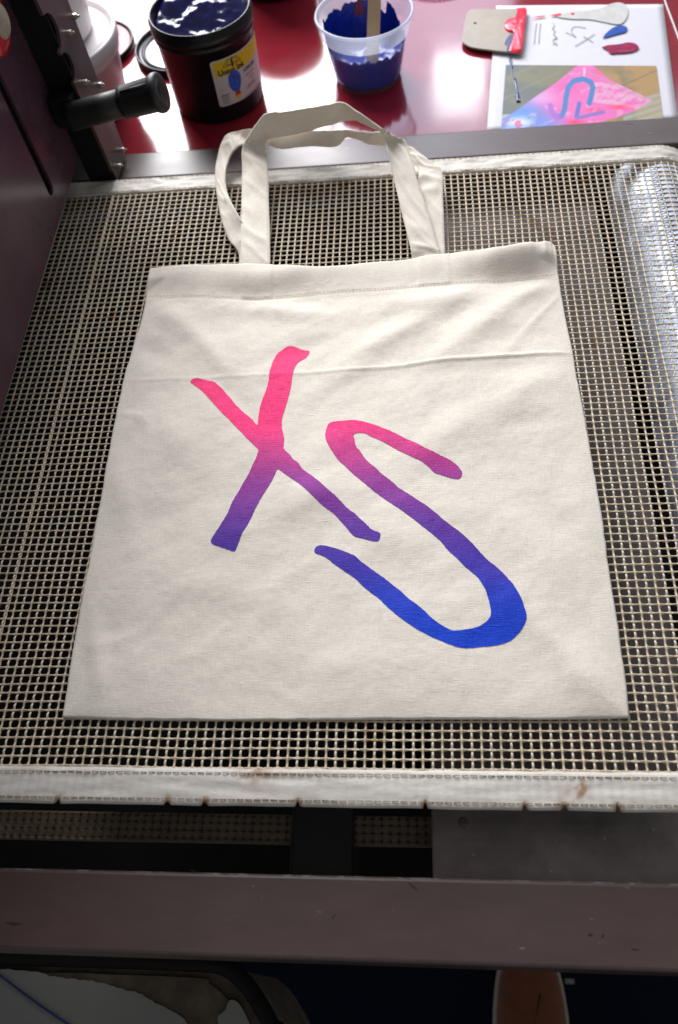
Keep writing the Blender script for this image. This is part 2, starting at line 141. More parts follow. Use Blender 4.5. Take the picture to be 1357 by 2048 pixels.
# ---------------------------------------------------------------- materials
def mat(name, col, rough=.5, metal=0, var=.12, scale=40, bump=0, bscale=200, spec=.5, coat=0, coatr=.1, stretch=(1,1,1), rvar=0, attr=None, sheen=0, speck=None, speck2=None):
    m=bpy.data.materials.new(name); m.use_nodes=True; N=m.node_tree.nodes; Lk=m.node_tree.links
    b=N['Principled BSDF']
    tc=N.new('ShaderNodeTexCoord'); mp=N.new('ShaderNodeMapping'); mp.inputs['Scale'].default_value=stretch
    Lk.new(tc.outputs['Object'],mp.inputs[0])
    n=N.new('ShaderNodeTexNoise'); n.inputs['Scale'].default_value=scale; n.inputs['Detail'].default_value=6; n.inputs['Roughness'].default_value=.65
    Lk.new(mp.outputs[0],n.inputs['Vector'])
    r=N.new('ShaderNodeMapRange'); r.inputs[1].default_value=.25; r.inputs[2].default_value=.75; r.inputs[3].default_value=1-var; r.inputs[4].default_value=1+var
    Lk.new(n.outputs['Fac'],r.inputs[0])
    mx=N.new('ShaderNodeMix'); mx.data_type='RGBA'; mx.blend_type='MULTIPLY'; mx.inputs[0].default_value=1
    if attr:
        at=N.new('ShaderNodeAttribute'); at.attribute_name=attr; Lk.new(at.outputs['Color'],mx.inputs[6])
    else: mx.inputs[6].default_value=(*col,1)
    Lk.new(r.outputs[0],mx.inputs[7]); outc=mx.outputs[2]
    for speck in [q for q in (speck,speck2) if q]:
        n3=N.new('ShaderNodeTexNoise'); n3.inputs['Scale'].default_value=speck[1]; n3.inputs['Detail'].default_value=4
        Lk.new(mp.outputs[0],n3.inputs['Vector'])
        r3=N.new('ShaderNodeMapRange'); r3.inputs[1].default_value=speck[2]; r3.inputs[2].default_value=speck[2]+.06; Lk.new(n3.outputs['Fac'],r3.inputs[0])
        m3=N.new('ShaderNodeMix'); m3.data_type='RGBA'; Lk.new(r3.outputs[0],m3.inputs[0]); Lk.new(outc,m3.inputs[6]); m3.inputs[7].default_value=(*speck[0],1); outc=m3.outputs[2]
    Lk.new(outc,b.inputs['Base Color'])
    b.inputs['Roughness'].default_value=rough; b.inputs['Metallic'].default_value=metal
    b.inputs['Specular IOR Level'].default_value=spec
    b.inputs['Coat Weight'].default_value=coat; b.inputs['Coat Roughness'].default_value=coatr
    b.inputs['Sheen Weight'].default_value=sheen
    if rvar:
        n4=N.new('ShaderNodeTexNoise'); n4.inputs['Scale'].default_value=scale*.6; n4.inputs['Detail'].default_value=5; Lk.new(mp.outputs[0],n4.inputs['Vector'])
        q=N.new('ShaderNodeMapRange'); q.inputs[1].default_value=.3; q.inputs[2].default_value=.7; q.inputs[3].default_value=max(rough-rvar,.02); q.inputs[4].default_value=rough+rvar
        Lk.new(n4.outputs['Fac'],q.inputs[0]); Lk.new(q.outputs[0],b.inputs['Roughness'])
    if bump:
        n2=N.new('ShaderNodeTexNoise'); n2.inputs['Scale'].default_value=bscale; n2.inputs['Detail'].default_value=4
        Lk.new(mp.outputs[0],n2.inputs['Vector'])
        bp=N.new('ShaderNodeBump'); bp.inputs['Strength'].default_value=bump; bp.inputs['Distance'].default_value=.001
        Lk.new(n2.outputs['Fac'],bp.inputs['Height']); Lk.new(bp.outputs[0],b.inputs['Normal'])
    return m
def bs(m): return m.node_tree.nodes['Principled BSDF']

def cotton(name, ramp=None):
    m=mat(name,(.80,.735,.632),rough=.9,var=.06,scale=38,spec=.15,sheen=.15)
    N=m.node_tree.nodes; Lk=m.node_tree.links; b=bs(m)
    src=b.inputs['Base Color'].links[0].from_socket
    tc=[n for n in N if n.type=='TEX_COORD'][0]
    def strn(sc,scale,det=3):
        mp=N.new('ShaderNodeMapping'); mp.inputs['Scale'].default_value=sc; Lk.new(tc.outputs['Object'],mp.inputs[0])
        n=N.new('ShaderNodeTexNoise'); n.inputs['Scale'].default_value=scale; n.inputs['Detail'].default_value=det; Lk.new(mp.outputs[0],n.inputs['Vector']); return n.outputs['Fac']
    a=strn((.12,1,1),1300); c=strn((1,.16,1),1100); sl=strn((.22,1,1),420,2)
    ad=N.new('ShaderNodeMath'); ad.operation='ADD'; Lk.new(a,ad.inputs[0]); Lk.new(c,ad.inputs[1])
    r=N.new('ShaderNodeMapRange'); r.inputs[1].default_value=.7; r.inputs[2].default_value=1.3; r.inputs[3].default_value=(.80 if ramp else .925); r.inputs[4].default_value=(1.16 if ramp else 1.065); Lk.new(ad.outputs[0],r.inputs[0])
    mx=N.new('ShaderNodeMix'); mx.data_type='RGBA'; mx.blend_type='MULTIPLY'; mx.inputs[0].default_value=1
    if ramp:
        sp=N.new('ShaderNodeSeparateXYZ'); Lk.new(tc.outputs['Object'],sp.inputs[0])
        wob=N.new('ShaderNodeTexNoise'); wob.inputs['Scale'].default_value=14; Lk.new(tc.outputs['Object'],wob.inputs['Vector'])
        m1=N.new('ShaderNodeMath'); m1.operation='MULTIPLY_ADD'; m1.inputs[1].default_value=.02; Lk.new(wob.outputs['Fac'],m1.inputs[0]); Lk.new(sp.outputs['Y'],m1.inputs[2])
        mr=N.new('ShaderNodeMapRange'); mr.inputs[1].default_value=-.165; mr.inputs[2].default_value=.155; Lk.new(m1.outputs[0],mr.inputs[0])
        cr=N.new('ShaderNodeValToRGB'); Lk.new(mr.outputs[0],cr.inputs[0])
        E=cr.color_ramp.elements
        while len(E)>2: E.remove(E[-1])
        E[0].position=ramp[0][0]; E[0].color=(*ramp[0][1],1); E[1].position=ramp[-1][0]; E[1].color=(*ramp[-1][1],1)
        for p,c2 in ramp[1:-1]:
            e=E.new(p); e.color=(*c2,1)
        src=cr.outputs[0]
    Lk.new(src,mx.inputs[6]); Lk.new(r.outputs[0],mx.inputs[7]); Lk.new(mx.outputs[2],b.inputs['Base Color'])
    sr=N.new('ShaderNodeMapRange'); sr.inputs[1].default_value=.69; sr.inputs[2].default_value=.80; sr.inputs[4].default_value=.9; Lk.new(sl,sr.inputs[0])
    a2=N.new('ShaderNodeMath'); a2.operation='ADD'; Lk.new(ad.outputs[0],a2.inputs[0]); Lk.new(sr.outputs[0],a2.inputs[1])
    bp=N.new('ShaderNodeBump'); bp.inputs['Strength'].default_value=(.6 if ramp else .34); bp.inputs['Distance'].default_value=.0006
    Lk.new(a2.outputs[0],bp.inputs['Height']); Lk.new(bp.outputs[0],b.inputs['Normal'])
    return m
M={}
M['cotton']=cotton('natural_cotton')
M['ink_print']=cotton('printed_ink',[(p,tuple(min(.97,q/.95) for q in lin(c))) for p,c in ((.05,(10,62,196)),(.11,(20,58,190)),(.147,(32,55,182)),(.19,(58,50,170)),(.25,(72,46,160)),(.33,(98,48,152)),(.455,(150,54,146)),(.545,(204,56,132)),(.63,(246,46,122)),(.86,(252,50,118)))])
bs(M['ink_print']).inputs['Roughness'].default_value=.62; bs(M['ink_print']).inputs['Specular IOR Level'].default_value=.22; bs(M['ink_print']).inputs['Sheen Weight'].default_value=0
M['yarn']=mat('beige_coated_yarn',(.60,.495,.35),rough=.42,var=.22,scale=34,spec=.5,speck=((.40,.25,.11),30,.64))
M['shaded_strand']=mat('shade_toned_belt_underside',(.17,.125,.075),rough=.6,var=.3,scale=40)  # belt yarn darkened: shade under the belt is put into the colour
M['yarn_white']=mat('pale_coated_yarn',(.68,.60,.47),rough=.35,var=.15,scale=50,spec=.6)
M['hem']=mat('white_belt_edging',None,rough=.5,var=.08,scale=60,bump=.6,bscale=160,spec=.5,attr='col',stretch=(.5,1,1))
M['thread']=mat('tan_thread',(.33,.22,.12),rough=.8,var=.3,scale=150)
M['rail']=mat('brown_painted_steel',(.070,.045,.040),rough=.36,var=.25,scale=30,bump=.06,bscale=500,spec=.5,stretch=(.35,1,1),rvar=.09,speck=((.16,.14,.14),260,.70),speck2=((.012,.010,.010),95,.70))
M['panel']=mat('plum_painted_steel',(.070,.036,.050),rough=.22,var=.25,scale=18,spec=.5,rvar=.06,bump=.03,bscale=120)
M['galv']=mat('dull_galvanised_steel',(.125,.105,.098),rough=.55,metal=.35,var=.35,scale=32,spec=.4,rvar=.12,speck=((.26,.25,.21),190,.70))
M['roller']=mat('worn_steel_roller',(.46,.52,.62),rough=.60,metal=1,var=.55,scale=70,rvar=.16,bump=.25,bscale=220)
M['black']=mat('black_void_steel',(.006,.006,.007),rough=.7,var=.2,spec=.2)
M['olive']=mat('grimy_dark_steel',(.022,.022,.017),rough=.55,var=.35,scale=60)
M['beam']=mat('dark_brown_steel',(.010,.0075,.006),rough=.6,var=.3,scale=40)
M['rubber']=mat('black_rubber',(.006,.0065,.007),rough=.5,var=.3,scale=90,bump=.15,bscale=300)
M['bolt']=mat('bolt_zinc',(.55,.53,.45),rough=.35,metal=.9,var=.3,scale=400)
M['redplast']=mat('red_button_plastic',(.42,.01,.02),rough=.22,var=.08,scale=30)
M['dome']=mat('grey_button_dome',(.30,.29,.22),rough=.3,var=.1)
M['table']=mat('red_laminate',(.215,.014,.024),rough=.115,var=.10,scale=26,spec=.62,rvar=.035,bump=.012,bscale=40)
M['tubblack']=mat('black_tub_plastic',(.006,.0055,.007),rough=.3,var=.15,scale=60,spec=.28)
M['inkblue']=mat('wet_navy_ink',(.004,.005,.06),rough=.12,var=.3,scale=60,bump=.16,bscale=70,spec=.5)
M['blue']=mat('blue_ink_lining',(.005,.022,.29),rough=.22,var=.25,scale=50,bump=.4,bscale=120)
M['magink']=mat('magenta_ink_smear',(.16,.008,.05),rough=.3,var=.4,scale=120)
M['white']=mat('white_tub_plastic',(.62,.58,.58),rough=.38,var=.03,scale=20)
M['pink']=mat('wet_pink_ink',(.85,.035,.075),rough=.16,var=.15,scale=130,bump=.8,bscale=170)
M['redlid']=mat('red_ink_lid',(.60,.012,.035),rough=.4,var=.35,scale=60,bump=.5,bscale=70)
M['wood']=mat('pale_wood',(.50,.36,.20),rough=.6,var=.12,scale=60,stretch=(8,8,1))
M['paper']=mat('white_paper',(.60,.60,.64),rough=.65,var=.02,scale=60)
M['pic']=mat('printed_picture',None,rough=.5,var=.05,scale=300,attr='col')
M['card']=mat('grey_beige_plastic',(.33,.28,.215),rough=.42,var=.12,scale=70)
M['navyink']=mat('navy_ink_smear',(.012,.03,.13),rough=.25,var=.3,scale=120)
M['swblue']=mat('blue_ink_swatch',(.02,.08,.38),rough=.2,var=.35,scale=150,bump=.4,bscale=200)
M['swred']=mat('crimson_ink_swatch',(.30,.012,.07),rough=.15,var=.5,scale=120,bump=.4,bscale=200)
M['pencil']=mat('grey_pencil',(.40,.39,.41),rough=.8,var=.3,scale=500)
M['labelwhite']=mat('label_white',(.50,.46,.47),rough=.4,var=.04,scale=200)
M['labelyellow']=mat('label_yellow',(.62,.42,.010),rough=.4,var=.05,scale=200)
M['labelblack']=mat('label_black',(.012,.01,.01),rough=.5,var=.1)
M['labelgrey']=mat('label_grey',(.19,.17,.18),rough=.5,var=.1)
M['labelred']=mat('label_red',(.45,.015,.012),rough=.4,var=.1)
M['labelblue']=mat('label_blue',(.012,.085,.42),rough=.3,var=.6,scale=240)
M['carpet']=mat('navy_carpet',(.006,.008,.018),rough=.95,var=.5,scale=300,bump=.6,bscale=900,spec=.1)
M['suede']=mat('rust_suede',(.155,.042,.008),rough=.85,var=.18,scale=60,bump=.2,bscale=900,sheen=.2)
M['sole']=mat('cream_sole',(.45,.40,.31),rough=.7,var=.08)
M['cartong']=mat('grey_board',(.22,.22,.20),rough=.85,var=.10,scale=30,bump=.1,bscale=300,stretch=(.4,1,1))
M['kraft']=mat('torn_brown_board',(.085,.068,.045),rough=.9,var=.55,scale=55,bump=.6,bscale=160)
M['bluethread']=mat('blue_cord',(.010,.025,.12),rough=.6,var=.2)
M['offwhite']=mat('off_white_trim',(.60,.55,.55),rough=.4,var=.05)
def plastic(name, tint, mixf, rough=.25):
    m=bpy.data.materials.new(name); m.use_nodes=True; N=m.node_tree.nodes; Lk=m.node_tree.links; N.clear()
    o=N.new('ShaderNodeOutputMaterial'); p=N.new('ShaderNodeBsdfPrincipled'); t=N.new('ShaderNodeBsdfTransparent'); tl=N.new('ShaderNodeBsdfTranslucent')
    nt=N.new('ShaderNodeTexNoise'); nt.inputs['Scale'].default_value=60; tc=N.new('ShaderNodeTexCoord'); Lk.new(tc.outputs['Object'],nt.inputs['Vector'])
    mr=N.new('ShaderNodeMapRange'); mr.inputs[3].default_value=max(rough-.08,.02); mr.inputs[4].default_value=rough+.1; Lk.new(nt.outputs['Fac'],mr.inputs[0]); Lk.new(mr.outputs[0],p.inputs['Roughness'])
    p.inputs['Base Color'].default_value=(*tint,1); tl.inputs[0].default_value=(*tint,1); t.inputs[0].default_value=(.93,.95,1,1)
    a=N.new('ShaderNodeMixShader'); a.inputs[0].default_value=.5; Lk.new(p.outputs[0],a.inputs[1]); Lk.new(tl.outputs[0],a.inputs[2])
    b=N.new('ShaderNodeMixShader'); b.inputs[0].default_value=mixf; Lk.new(t.outputs[0],b.inputs[1]); Lk.new(a.outputs[0],b.inputs[2]); Lk.new(b.outputs[0],o.inputs[0])
    return m
M['cup']=plastic('frosted_cup_plastic',(.72,.78,.92),.45)
M['cuplow']=plastic('clear_cup_plastic',(.60,.68,.95),.11,.12)
M['cuprim']=plastic('frosted_cup_rim',(.78,.82,.92),.8)
M['clear']=plastic('clear_plastic',(.8,.8,.9),.22,.12)
M['film']=mat('glossy_beige_ink_film',(.590,.580,.565),rough=.07,var=.10,scale=120,bump=1.0,bscale=95,spec=.6)

# ================================================================ SETTING
TZ=-.015; FZ=-.85
fl=MB(); fl.box(-3,3,-3,3.5,FZ-.05,FZ); tag(fl.build('floor',M['carpet'],smooth=False,origin=(0,0,FZ)),None,None,kind='structure')

# ---------------------------------------------------------------- red table
tb=thing('work_table','glossy red table top behind the belt dryer, holding ink tubs and paper','table',(0,.8,TZ))
m=MB(); m.box(-1.3,1.1,.4115,1.25,TZ-.028,TZ); m.build('table_top',M['table'],tb,smooth=False,bevel=.002)
for x,y in ((-1.2,1.15),(1.0,1.15),(1.0,.5),(-1.2,.5)):
    m=MB(); m.box(x-.025,x+.025,y-.025,y+.025,FZ,TZ-.0285); m.build('leg',M['black'],tb,smooth=False,bevel=.003)
sp=D['strip']; m=MB(); m.tube([(x,y,TZ+.0012) for x,y in cr_spline(sp,5)],.0011,6)
tag(m.build('cord',M['offwhite'],origin=(sp[2][0],sp[2][1],TZ)),'thin off-white cord lying on the red table right of the paper','cord')

# ================================================================ CONVEYOR DRYER
dr=thing('conveyor_dryer','brown steel conveyor dryer with a beige open mesh belt and plum side panel','conveyor dryer',(0,0,-.02))
# rails: rounded box sections
M['frontrail']=M['rail'].copy(); M['frontrail'].name='worn_brown_painted_steel'
_N=M['frontrail'].node_tree.nodes; _L=M['frontrail'].node_tree.links; _b=bs(M['frontrail']); _src=_b.inputs['Base Color'].links[0].from_socket
_tc=[n for n in _N if n.type=='TEX_COORD'][0]; _sp=_N.new('ShaderNodeSeparateXYZ'); _L.new(_tc.outputs['Object'],_sp.inputs[0])
_e=_N.new('ShaderNodeMapRange'); _e.inputs[1].default_value=-.3126; _e.inputs[2].default_value=-.3112; _L.new(_sp.outputs['Y'],_e.inputs[0])
_n=_N.new('ShaderNodeTexNoise'); _n.inputs['Scale'].default_value=85; _n.inputs['Detail'].default_value=7; _n.inputs['Roughness'].default_value=.75; _L.new(_tc.outputs['Object'],_n.inputs['Vector'])
_r=_N.new('ShaderNodeMapRange'); _r.inputs[1].default_value=.52; _r.inputs[2].default_value=.64; _L.new(_n.outputs['Fac'],_r.inputs[0])
_m=_N.new('ShaderNodeMath'); _m.operation='MULTIPLY'; _L.new(_e.outputs[0],_m.inputs[0]); _L.new(_r.outputs[0],_m.inputs[1])
_x=_N.new('ShaderNodeMix'); _x.data_type='RGBA'; _L.new(_m.outputs[0],_x.inputs[0]); _L.new(_src,_x.inputs[6]); _x.inputs[7].default_value=(.24,.22,.23,1); _L.new(_x.outputs[2],_b.inputs['Base Color'])
m=MB(); m.box(-.9,.9,-.3585,-.311,-.075,-.02); frr=m.build('front_rail',M['frontrail'],dr,smooth=False,bevel=.0025)
for (a,b),(c,d),w in [[[0.049, -0.3139], [0.056, -0.3188], 0.0007], [[0.1551, -0.3409], [0.1582, -0.3397], 0.0009], [[0.1628, -0.3417], [0.1648, -0.3395], 0.0007], [[0.0027, -0.3358], [0.005, -0.3329], 0.0005], [[0.0854, -0.3559], [0.0855, -0.3596], 0.0004], [[0.1789, -0.347], [0.184, -0.3474], 0.0005], [[-0.0899, -0.3099], [-0.0858, -0.3107], 0.0004]]:
    m=MB(); L=math.hypot(c-a,d-b); nx_,ny_=-(d-b)/L*w,(c-a)/L*w
    m.prism([(a,b),((a+c)/2+nx_,(b+d)/2+ny_),(c,d),((a+c)/2-nx_*.7,(b+d)/2-ny_*.7)],-.01995,-.0198); m.build('scuff_mark',M['labelblack'],frr,smooth=False)
m=MB(); m.box(-.2535,.9,.3672,.4108,-.05,-.01); m.build('back_rail',M['rail'],dr,smooth=False,bevel=.0025)
# black sheets added under and behind the belt to keep its holes dark
m=MB(); m.box(-.9,.9,-.30,.36,-.26,-.255); m.box(-.9,.9,.361,.366,-.26,-.06); m.build('added_dark_backing',M['black'],dr,smooth=False)
m=MB(); m.box(-.036,.009,-.3105,.30,-.14,-.082); m.build('cross_beam',M['beam'],dr,smooth=False,bevel=.003)
# steel plate under belt (its hole shown as a darker disc laid on top)
m=MB(); m.box(.0648,.2465,-.3105,.369,-.058,-.05); m.build('bed_plate',M['galv'],dr,smooth=False,bevel=.0015)
m=MB(); m.lathe([(.0001,-.0496),(.0032,-.0496),(.0036,-.0499)],.0861,-.2728,24); m.build('plate_hole_disc',M['rail'],dr)
m=MB(); m.box(.2466,.62,-.3105,-.295,-.062,-.054); m.build('plate_lip',M['galv'],dr,smooth=False,bevel=.0015)
# roller
RC=(.299,-.0412); RR=.040
m=MB()
prof=[(RR-.012,.347),(RR-.0005,.347),(RR,.3465)]+[(RR,y) for y in (.3,.2,.1,0,-.1,-.2,-.27)]+[(RR-.0005,-.2775),(RR-.012,-.2775)]
n=72; v=[];f=[];k=len(prof)
for i in range(n):
    a=2*math.pi*i/n
    for r,y in prof: v.append((RC[0]+r*math.cos(a),y,RC[1]+r*math.sin(a)))
for i in range(n):
    for j in range(k-1): f.append((i*k+j,i*k+j+1,((i+1)%n)*k+j+1,((i+1)%n)*k+j))
f.append(tuple(i*k for i in range(n))); f.append(tuple(i*k+k-1 for i in range(n))[::-1])
m.add(v,f); m.build('roller',M['roller'],dr)
m=MB(); m.tube([(RC[0],-.31,RC[1]),(RC[0],.366,RC[1])],.009,20); m.build('roller_axle',M['olive'],dr)

# ---- belt weave
XB=RC[0]; BR=RR+.0016
def bend(x,y,z):
    if x<=XB: return (x,y,z)
    a=(x-XB)/BR; q=BR+z
    if a>math.pi: return (XB-(a-math.pi)*BR, y, RC[1]-q)
    return (XB+q*math.sin(a), y, -BR+q*math.cos(a)+0.0)
PX=.0063; PY=.00628
Y0,Y1=-.2500,.3325; X0=-.62; X1=.40
def jig(x,y): return .0010*nz(x*9,y*9,3)+.00035*nz(x*70,y*25,2), .0010*nz(x*9,y*9,9)+.00035*nz(x*25,y*70,5)
wv=MB()
NW=int((X1-X0)/PX); NF=int((Y1-Y0)/PY)
ring=[(math.cos(2*math.pi*j/6),math.sin(2*math.pi*j/6)) for j in range(6)]
def yarn(path, rw, rz, along_x, mi):
    n0=len(wv.v); k=len(path)
    for (x,y,z) in path:
        for c,s_ in ring:
            if along_x: wv.v.append(bend(x,y+c*rw,z+s_*rz))
            else: wv.v.append(bend(x+c*rw,y,z+s_*rz))
    for i in range(k-1):
        b=n0+i*6
        for j in range(6):
            j2=(j+1)%6; wv.f.append((b+j,b+j2,b+6+j2,b+6+j)); wv.m.append(mi)
def warp(x,odd,rw=.00080):
    P=[]
    for i in range(NF*4+5):
        y=Y0-.0045+PY*i/4; ph=(y-Y0)/PY
        c=math.cos(2*math.pi*ph)                # 1 at weft crossing
        z=(-.00075*c+.0001) if odd else (.00055*c+.0001)
        dx,dy=jig(x,y); P.append((x+dx,y,z-.0009))
    yarn(P,rw,.00056,False,1 if odd else 0)
for i in range(NW+1): warp(X0+i*PX, i%2)
for xs in (-.2474,): warp(xs+.0004,0,.0006)
for j in range(NF+2):
    y0=Y0+j*PY
    for sgn in (1,-1):
        P=[]
        for i in range(NW*4+1):
            x=X0+i*PX/4; ph=(x-X0)/PX
            y=y0+sgn*.00058*math.cos(math.pi*ph+.5*math.pi*0)*(.6+.4*math.cos(2*math.pi*ph))
            z=-.00022*math.cos(math.pi*ph)+ (.0002 if sgn>0 else -.0001)
            dx,dy=jig(x,y0); P.append((x,y+dy,z-.0009))
        yarn(P,.00055,.00044,True,0)
belt=wv.build('belt',[M['yarn'],M['yarn_white']],dr)
belt['label']='open beige mesh belt'
# ---- edging strips
def col_attr(o, cols):
    a=o.data.color_attributes.new('col','FLOAT_COLOR','POINT'); a.data.foreach_set('color',[q for c in cols for q in (*c,1)])
def hem(ya,yb,near):
    nx,ny=620,12; v=[];f=[];c=[]
    for i in range(nx+1):
        x=X0+(X1-X0)*i/nx
        for j in range(ny+1):
            t=j/ny; y=ya+(yb-ya)*t; e=1-(2*t-1)**8
            amp=.0007 if near else .0012
            z=.0011*e+amp*fbm(x*(20 if near else 46),y*(190 if near else 150),5,3)*e + (.0002*math.cos((x-X0)/PX*2*math.pi)*e if near else 0)
            yy=y
            if near and j<=2:
                yy+=.0007*nz(x*30,2)*(1-j/3)
                for q in D['notchN']:
                    d=abs(x-q)/.0013
                    if d<1: yy+=(1-d)*(.0052 if j==0 else .0035 if j==1 else .0015); z-=.0006*(1-d)
            if near and j==ny: yy+=.0006*nz(x*60,8)
            v.append(bend(x,yy,z-.0002))
            base=Vector((.62,.595,.535)) if near else Vector((.62,.58,.50))
            g=fbm(x*9,y*60,1,4); base=base*(1+.06*g)
            br=Vector((.26,.13,.045)); k=max(0,fbm(x*16,y*25,11,4)-.55)*.6
            if not near: k+=max(0,fbm(x*30,y*90,4,4)-.45)*.5
            if near:
                for sx,sy,w,q in D['stain']:
                    dd=math.hypot(x-sx,(y-sy)*1.3)/w; k+=q*math.exp(-dd*dd)*(.55+.8*fbm(x*260,y*260,2,3))
                if t<.12 or t>.93: k+=.12+.16*nz(x*70,y*10)
                k+=.10*max(0,nz(x*3,4)+.2)+.16*max(0,fbm(x*22,y*14,8,4)-.25)
                if t<.2:
                    for q in D['notchN']: k+=.8*math.exp(-((x-q)/.0022)**2)
            k=min(max(k,0),.92); c.append(tuple(base*(1-k)+br*k))
    for i in range(nx):
        for j in range(ny): f.append((i*(ny+1)+j,(i+1)*(ny+1)+j,(i+1)*(ny+1)+j+1,i*(ny+1)+j+1))
    o=mob('belt_edging',v,f,M['hem'],belt,solid=.0016); col_attr(o,c); return o
hem(-.2740,-.2503,True); hem(.3300,.3535,False)
def stitches(lines,parent,mt,r=.00036,dash=.0046,gap=.0008,lift=.0012,name='stitching',zf=None):
    s=MB()
    for P in lines:
        L=0; tot=sum(math.dist(P[i],P[i+1]) for i in range(len(P)-1)); R=resample(P,int(tot/.0011))
        st=dash+gap; i=0; step=tot/(len(R)-1)
        nd=int(dash/step); ng=max(1,int(gap/step))
        while i+nd<len(R):
            seg=R[i:i+nd+1]; pts=[]
            for q,p in enumerate(seg):
                w=math.sin(math.pi*q/nd); z=(zf(p[0],p[1]) if zf else 0)+lift*(.80+.20*w); x,y=p[0],p[1]+.00025*nz(p[0]*90,p[1]*90)
                pts.append(bend(x,y,z) if parent is belt else (x,y,z))
            s.tube(pts,r,5); i+=nd+ng
    return s.build(name,mt,parent)
stitches([[(X0,y),(X1,y)] for y in (-.2538,-.2702)],belt,M['thread'],lift=.0015,r=.0003)
stitches([[(X0,y),(X1,y)] for y in (.3325,.3502)],belt,M['thread'],lift=.0016,r=.00026)
# ---- return strand of the belt, seen below the near edge
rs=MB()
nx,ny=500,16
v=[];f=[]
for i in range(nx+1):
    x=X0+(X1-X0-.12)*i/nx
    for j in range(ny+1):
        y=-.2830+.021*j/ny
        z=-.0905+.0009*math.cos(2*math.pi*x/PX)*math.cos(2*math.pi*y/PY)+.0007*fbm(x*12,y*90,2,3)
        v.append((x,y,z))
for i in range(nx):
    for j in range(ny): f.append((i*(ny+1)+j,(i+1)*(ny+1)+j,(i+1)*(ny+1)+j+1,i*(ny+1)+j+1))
rs.add(v,f); rs.build('return_strand',M['shaded_strand'],belt,solid=.001)
rs=MB()
for i in range(int((X1-X0-.12)/PX)):
    x=X0+i*PX
    for j,y in enumerate((-.280,-.2745,-.269,-.2645)):
        q=.0013+.0008*nz(i*.7,j*3.1)
        rs.tube([(x,y-q,-.0890),(x+.0002,y+q*1.3,-.0890)],.00045,5)
        rs.tube([(x-.0022,y+.0003*nz(i,j),-.0889),(x+.0022,y,-.0889)],.0003,5)
rs.build('return_stitching',M['olive'],belt)

# ---- side panel, slot, post, handle, button
def yz_prism(b,pts,x0,x1,mi=0):
    n=len(pts); a=sum(pts[i][0]*pts[(i+1)%n][1]-pts[(i+1)%n][0]*pts[i][1] for i in range(n))
    if a<0: pts=pts[::-1]
    b.add([(x0,p[0],p[1]) for p in pts]+[(x1,p[0],p[1]) for p in pts],[tuple(range(n))[::-1],tuple(range(n,2*n))]+[(i,(i+1)%n,n+(i+1)%n,n+i) for i in range(n)],mi)
# panel outline with a long slot cut in (two halves round the slot)
sl0=(.268,.0590); sl1=(.266,.172)
PL=[(-.55,.03),(.388,.03),(.394,.036),(.394,.40),(-.55,.40)]
pb=MB()
hw=.0068
yz_prism(pb,[(-.55,.03),(sl0[0]-hw,.03),(sl0[0]-hw,.40),(-.55,.40)],-.281,-.278)
yz_prism(pb,[(sl0[0]+hw,.03),(.388,.03),(.394,.036),(.394,.40),(sl0[0]+hw,.40)],-.281,-.278)
arc=[(sl0[0]+hw*math.cos(a),sl0[1]+hw*math.sin(a)) for a in [math.pi+math.pi*i/12 for i in range(13)]]
yz_prism(pb,[(sl0[0]-hw,.03),(sl0[0]+hw,.03)]+[(p[0],p[1]) for p in arc[::-1]],-.281,-.278)
yz_prism(pb,[(sl0[0]-hw,.176),(sl0[0]+hw,.176),(sl0[0]+hw,.40),(sl0[0]-hw,.40)],-.281,-.278)
pn=pb.build('side_panel',M['panel'],dr,smooth=False)
m=MB(); m.box(-.62,-.2545,.3672,.4113,-.05,-.0085); m.build('frame_corner',M['olive'],dr,smooth=False,bevel=.002)
hb=MB(); hb.box(-.62,-.2830,-.5,.4,.035,.395); hb.build('hood_body',M['black'],dr,smooth=False)
# post
po=MB()
def nearY(z): return .355-.021*max(z,0)/.191
nt=[]
for zc,rz,dep in ((.161,.017,.014),(.127,.014,.013)):
    nt.append((zc,rz,dep))
edge=[]
zz=0.0
while zz<=.32:
    d=0
    for zc,rz,dep in nt:
        u=(zz-zc)/rz
        if abs(u)<1: d=max(d,dep*math.sqrt(1-u*u)*1.25)
    edge.append((nearY(zz)+d,zz)); zz+=.001
pts=[(.4046,-.004),(.4046+.0,.0)]+[(.393,.32)]+edge[::-1]+[(.355,-.004)]
yz_prism(po,pts,-.2520,-.249)
pst=po.build('upright_post',M['rail'],dr,smooth=False)
m=MB(); m.add([(-.249,.3550,-.008),(-.2775,.3550,-.008),(-.2775,.3350,.32),(-.2525,.3350,.32),(-.249,.357,-.008),(-.2775,.357,-.008),(-.2775,.337,.32),(-.2525,.337,.32)],[(0,1,2,3),(7,6,5,4),(0,3,7,4),(1,5,6,2),(0,4,5,1),(3,2,6,7)]); m.build('post_flange',M['black'],dr,smooth=False)  # flange coloured black to stand in for shade in the gap
m=MB(); m.box(-.277,-.2535,.359,.388,-.02,.32); m.build('post_core',M['black'],dr,smooth=False)
for y,z in D['bolts']:
    b=MB(); v=[];
    for x in (-.249,-.2455):
        for i in range(6): v.append((x,y+.0026*math.cos(i*math.pi/3),z+.0026*math.sin(i*math.pi/3)))
    b.add(v,[(i,(i+1)%6,6+(i+1)%6,6+i) for i in range(6)]+[tuple(range(6,12))])
    b.tube([(-.2455,y,z),(-.243,y,z)],.0013,8); b.build('bolt',M['bolt'],pst,smooth=False,bevel=.0003)
